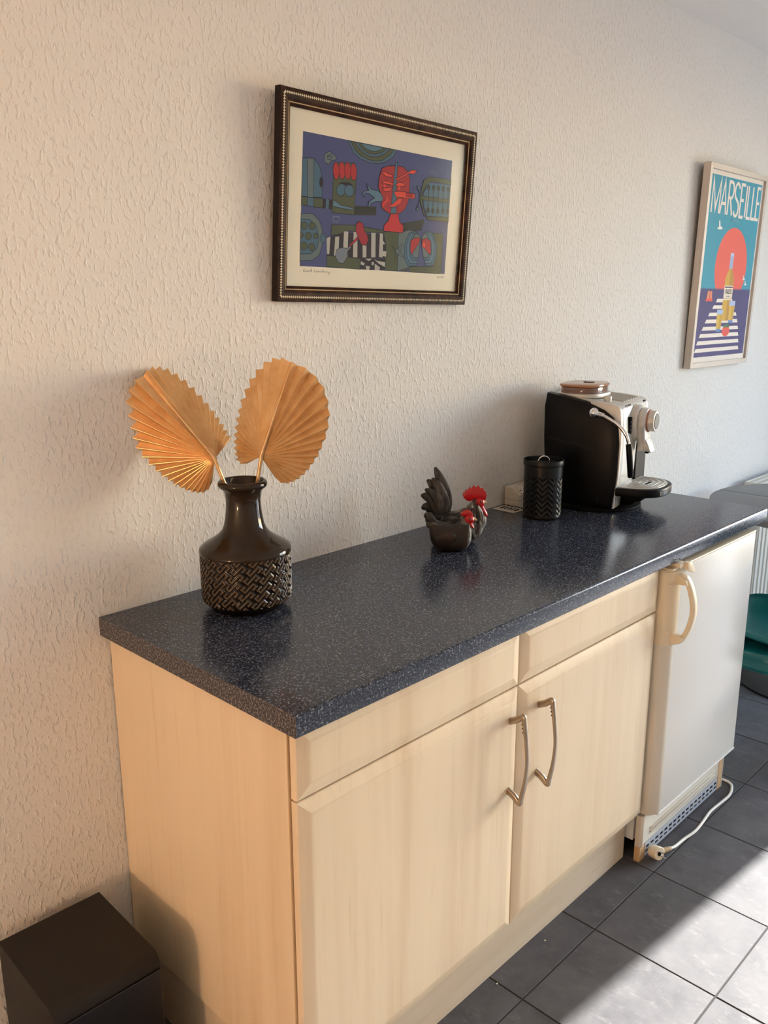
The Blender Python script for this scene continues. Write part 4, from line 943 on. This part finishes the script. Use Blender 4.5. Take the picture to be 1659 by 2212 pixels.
# ------------------------------------------------------------------ radiator, table, chair by the far wall
ra = thing('radiator', 'white panel radiator with slotted top grille on the far wall', 'radiator', (3.085, 0, 0))
RL, rz0, rz1, ry0, ry1 = 1.05, .14, .712, -.040, -.118
for a in (0, RL-.004): G().box((a, ry1, rz0), (a+.004, ry0, rz1), .0015).build('side_cover', M_RAD, ra)
g = G(); pf = []
nr = 22
for k in range(nr+1):
    x = .006+(RL-.012)*k/nr
    if k < nr:
        q = (RL-.012)/nr; pf += [(x, ry1+.006), (x+q*.30, ry1+.006), (x+q*.38, ry1), (x+q*.88, ry1), (x+q*.96, ry1+.006)]
pf += [(RL-.006, ry1+.006), (RL-.006, ry1+.014), (.006, ry1+.014)]
g.prism(pf, rz0, rz1-.006, 'XY').build('front_panel', M_RAD, ra)
G().box((.006, ry0-.016, rz0), (RL-.006, ry0-.004, rz1-.01)).build('rear_panel', M_RAD, ra)
tg = G(); tg.box((.001, ry1+.001, rz1-.006), (RL-.001, ry1+.014, rz1), .001); tg.box((.001, ry0-.014, rz1-.006), (RL-.001, ry0-.001, rz1), .001)
tg.box((.001, ry1+.030, rz1-.005), (RL-.001, ry0-.030, rz1-.001))
for k in range(54):
    x = .004+k*(RL-.02)/53; tg.box((x, ry1+.010, rz1-.005), (x+.010, ry0-.010, rz1-.0015))
tg.build('top_grille', M_RAD, ra)
for x in (.15, RL-.15): G().box((x, ry0-.004, rz0+.05), (x+.03, -.0005, rz1-.08)).build('bracket', M_RAD, ra)
tb = thing('dining_table', 'round dark grey drop-leaf table standing beyond the worktop end', 'table', (2.735, -.475, 0))
zt_ = .735
def disc_half(sgn, r, n=40): return [(sgn*.0012, -r)]+[(sgn*max(.0012, r*math.sin(PI*k/n)), -r*math.cos(PI*k/n)) for k in range(1, n)]+[(sgn*.0012, r)]
for s_ in (-1, 1): G().prism(disc_half(s_, .405), zt_-.024, zt_, 'XY', bev=.002).build('table_leaf', M_TABLE, tb, 40)
M_TBLK = M('black_metal', lin(22, 22, 24), .4, .3)
G().lathe([(.10, zt_-.034), (.10, zt_-.024)], 30).build('top_plate', M_TBLK, tb, 40)
G().lathe([(.035, .02), (.035, zt_-.034)], 24).build('column', M_TBLK, tb, 40)
G().lathe([(.25, 0), (.25, .008), (.20, .016), (.04, .022)], 48).build('foot', M_TBLK, tb, 40)

ch = thing('shell_chair', 'teal plastic shell chair tucked in between fridge and table', 'chair', (2.17, -.63, 0), math.radians(185))
# shell: swept cross sections from front lip over the seat up the backrest (local y = back)
CT = [(-.225, .372, .19), (-.215, .392, .20), (-.17, .402, .213), (-.08, .394, .222), (.02, .388, .224), (.10, .393, .222), (.155, .418, .218), (.185, .47, .212), (.20, .54, .205), (.215, .62, .195), (.228, .70, .18), (.235, .745, .165), (.235, .76, .14)]
sm = []
for k in range(3): sm.append(catmull([(c[0], c[1], c[2]) for c in CT], 4))
C3 = sm[0]; R = []
NX = 17
rows_ = []
for i, c in enumerate(C3):
    t = i/(len(C3)-1); tg_ = (C3[min(i+1, len(C3)-1)]-C3[max(i-1, 0)]); ty, tz = tg_.x, tg_.y; ln = math.hypot(ty, tz); ny_, nz_ = -tz/ln, ty/ln
    row = []
    for j in range(NX):
        s_ = -1+2*j/(NX-1); lift = .050*abs(s_)**3.2*(1 if t < .75 else 1-(t-.75)*2.4)
        row.append((c.z*s_, c.x+ny_*lift, c.y+nz_*lift))
    rows_.append(row)
g = G(); g.rings(rows_, closed=False, cap=False)
o = g.build('seat_shell', M_TEAL, ch, 60); md = o.modifiers.new('thickness', 'SOLIDIFY'); md.thickness = .010; md.offset = -1
G().prism([(-.195, -.205), (.195, -.205), (.205, 0), (.18, .15), (-.18, .15), (-.205, 0)], .312, .392, 'XY', bev=.03, seg=5).build('underseat', M_TEAL, ch, 40)
G().tube([(0, .10, .33), (0, .10, .03)], .028, 16).build('column', M_TBLK, ch, 40)
for k in range(4):
    a = PI/4+PI/2*k; G().tube([(0, .10, .05), (.13*math.cos(a), .10+.13*math.sin(a), .012)], [.018, .012], 10).build('foot_arm', M_TBLK, ch, 40)

# ------------------------------------------------------------------ crumbs on the tiles
M_CRUMB = plain('pale_crumb', (206, 200, 188), .9)
for k, (x, y) in enumerate(((.445, -.566), (.60, -.555), (.79, -.556), (1.335, -.598))):
    o = G().ball((0, 0, .0016), (.0028, .0022, .0016), 8, 5).build('crumb', M_CRUMB, None, 60); o.location = (x, y, 0); o.rotation_euler.z = k*1.1
    tag(o, ('tiny pale crumb on the tiles at the bottom edge, leftmost of the crumbs', 'tiny pale crumb on the tiles, second of the crumbs along the plinth', 'tiny pale crumb on the tiles below the right-hand door', 'tiny pale crumb at the foot of the fridge vent grille')[k], 'crumb', 'crumbs on the floor tiles')

# ------------------------------------------------------------------ warm lamp at the far left end of the room, behind the camera
st = thing('side_table', 'small wooden side table carrying the lamp', 'table', (-2.35, -.82, 0))
G().prism([(.19*math.cos(2*PI*k/32), .19*math.sin(2*PI*k/32)) for k in range(32)], .40, .42, 'XY', bev=.003).build('table_top', M_RAWWOOD, st, 40)
for k in range(3): G().tube([(.11*math.cos(2*PI*k/3), .11*math.sin(2*PI*k/3), .40), (.16*math.cos(2*PI*k/3), .16*math.sin(2*PI*k/3), 0)], .012, 10).build('leg', M_RAWWOOD, st, 40)
lp = thing('table_lamp', 'table lamp with a glowing warm drum shade on the side table', 'lamp', (-2.35, -.82, .42))
G().lathe([(.075, 0), (.075, .012), (.02, .02), (.012, .03), (.012, .20)], 32).build('base', M_TBLK, lp, 40)
M_SHADE = M('glowing_lampshade', lin(255, 190, 120), .9); M_SHADE.b.inputs['Emission Color'].default_value = (1.0, .62, .38, 1); M_SHADE.b.inputs['Emission Strength'].default_value = LAMP_E
G().lathe([(.085, .17), (.075, .34)], 40, cap=False).build('shade', M_SHADE, lp, 40)
G().ball((0, 0, .27), .03, 16, 10).build('bulb', M_SHADE, lp, 40)
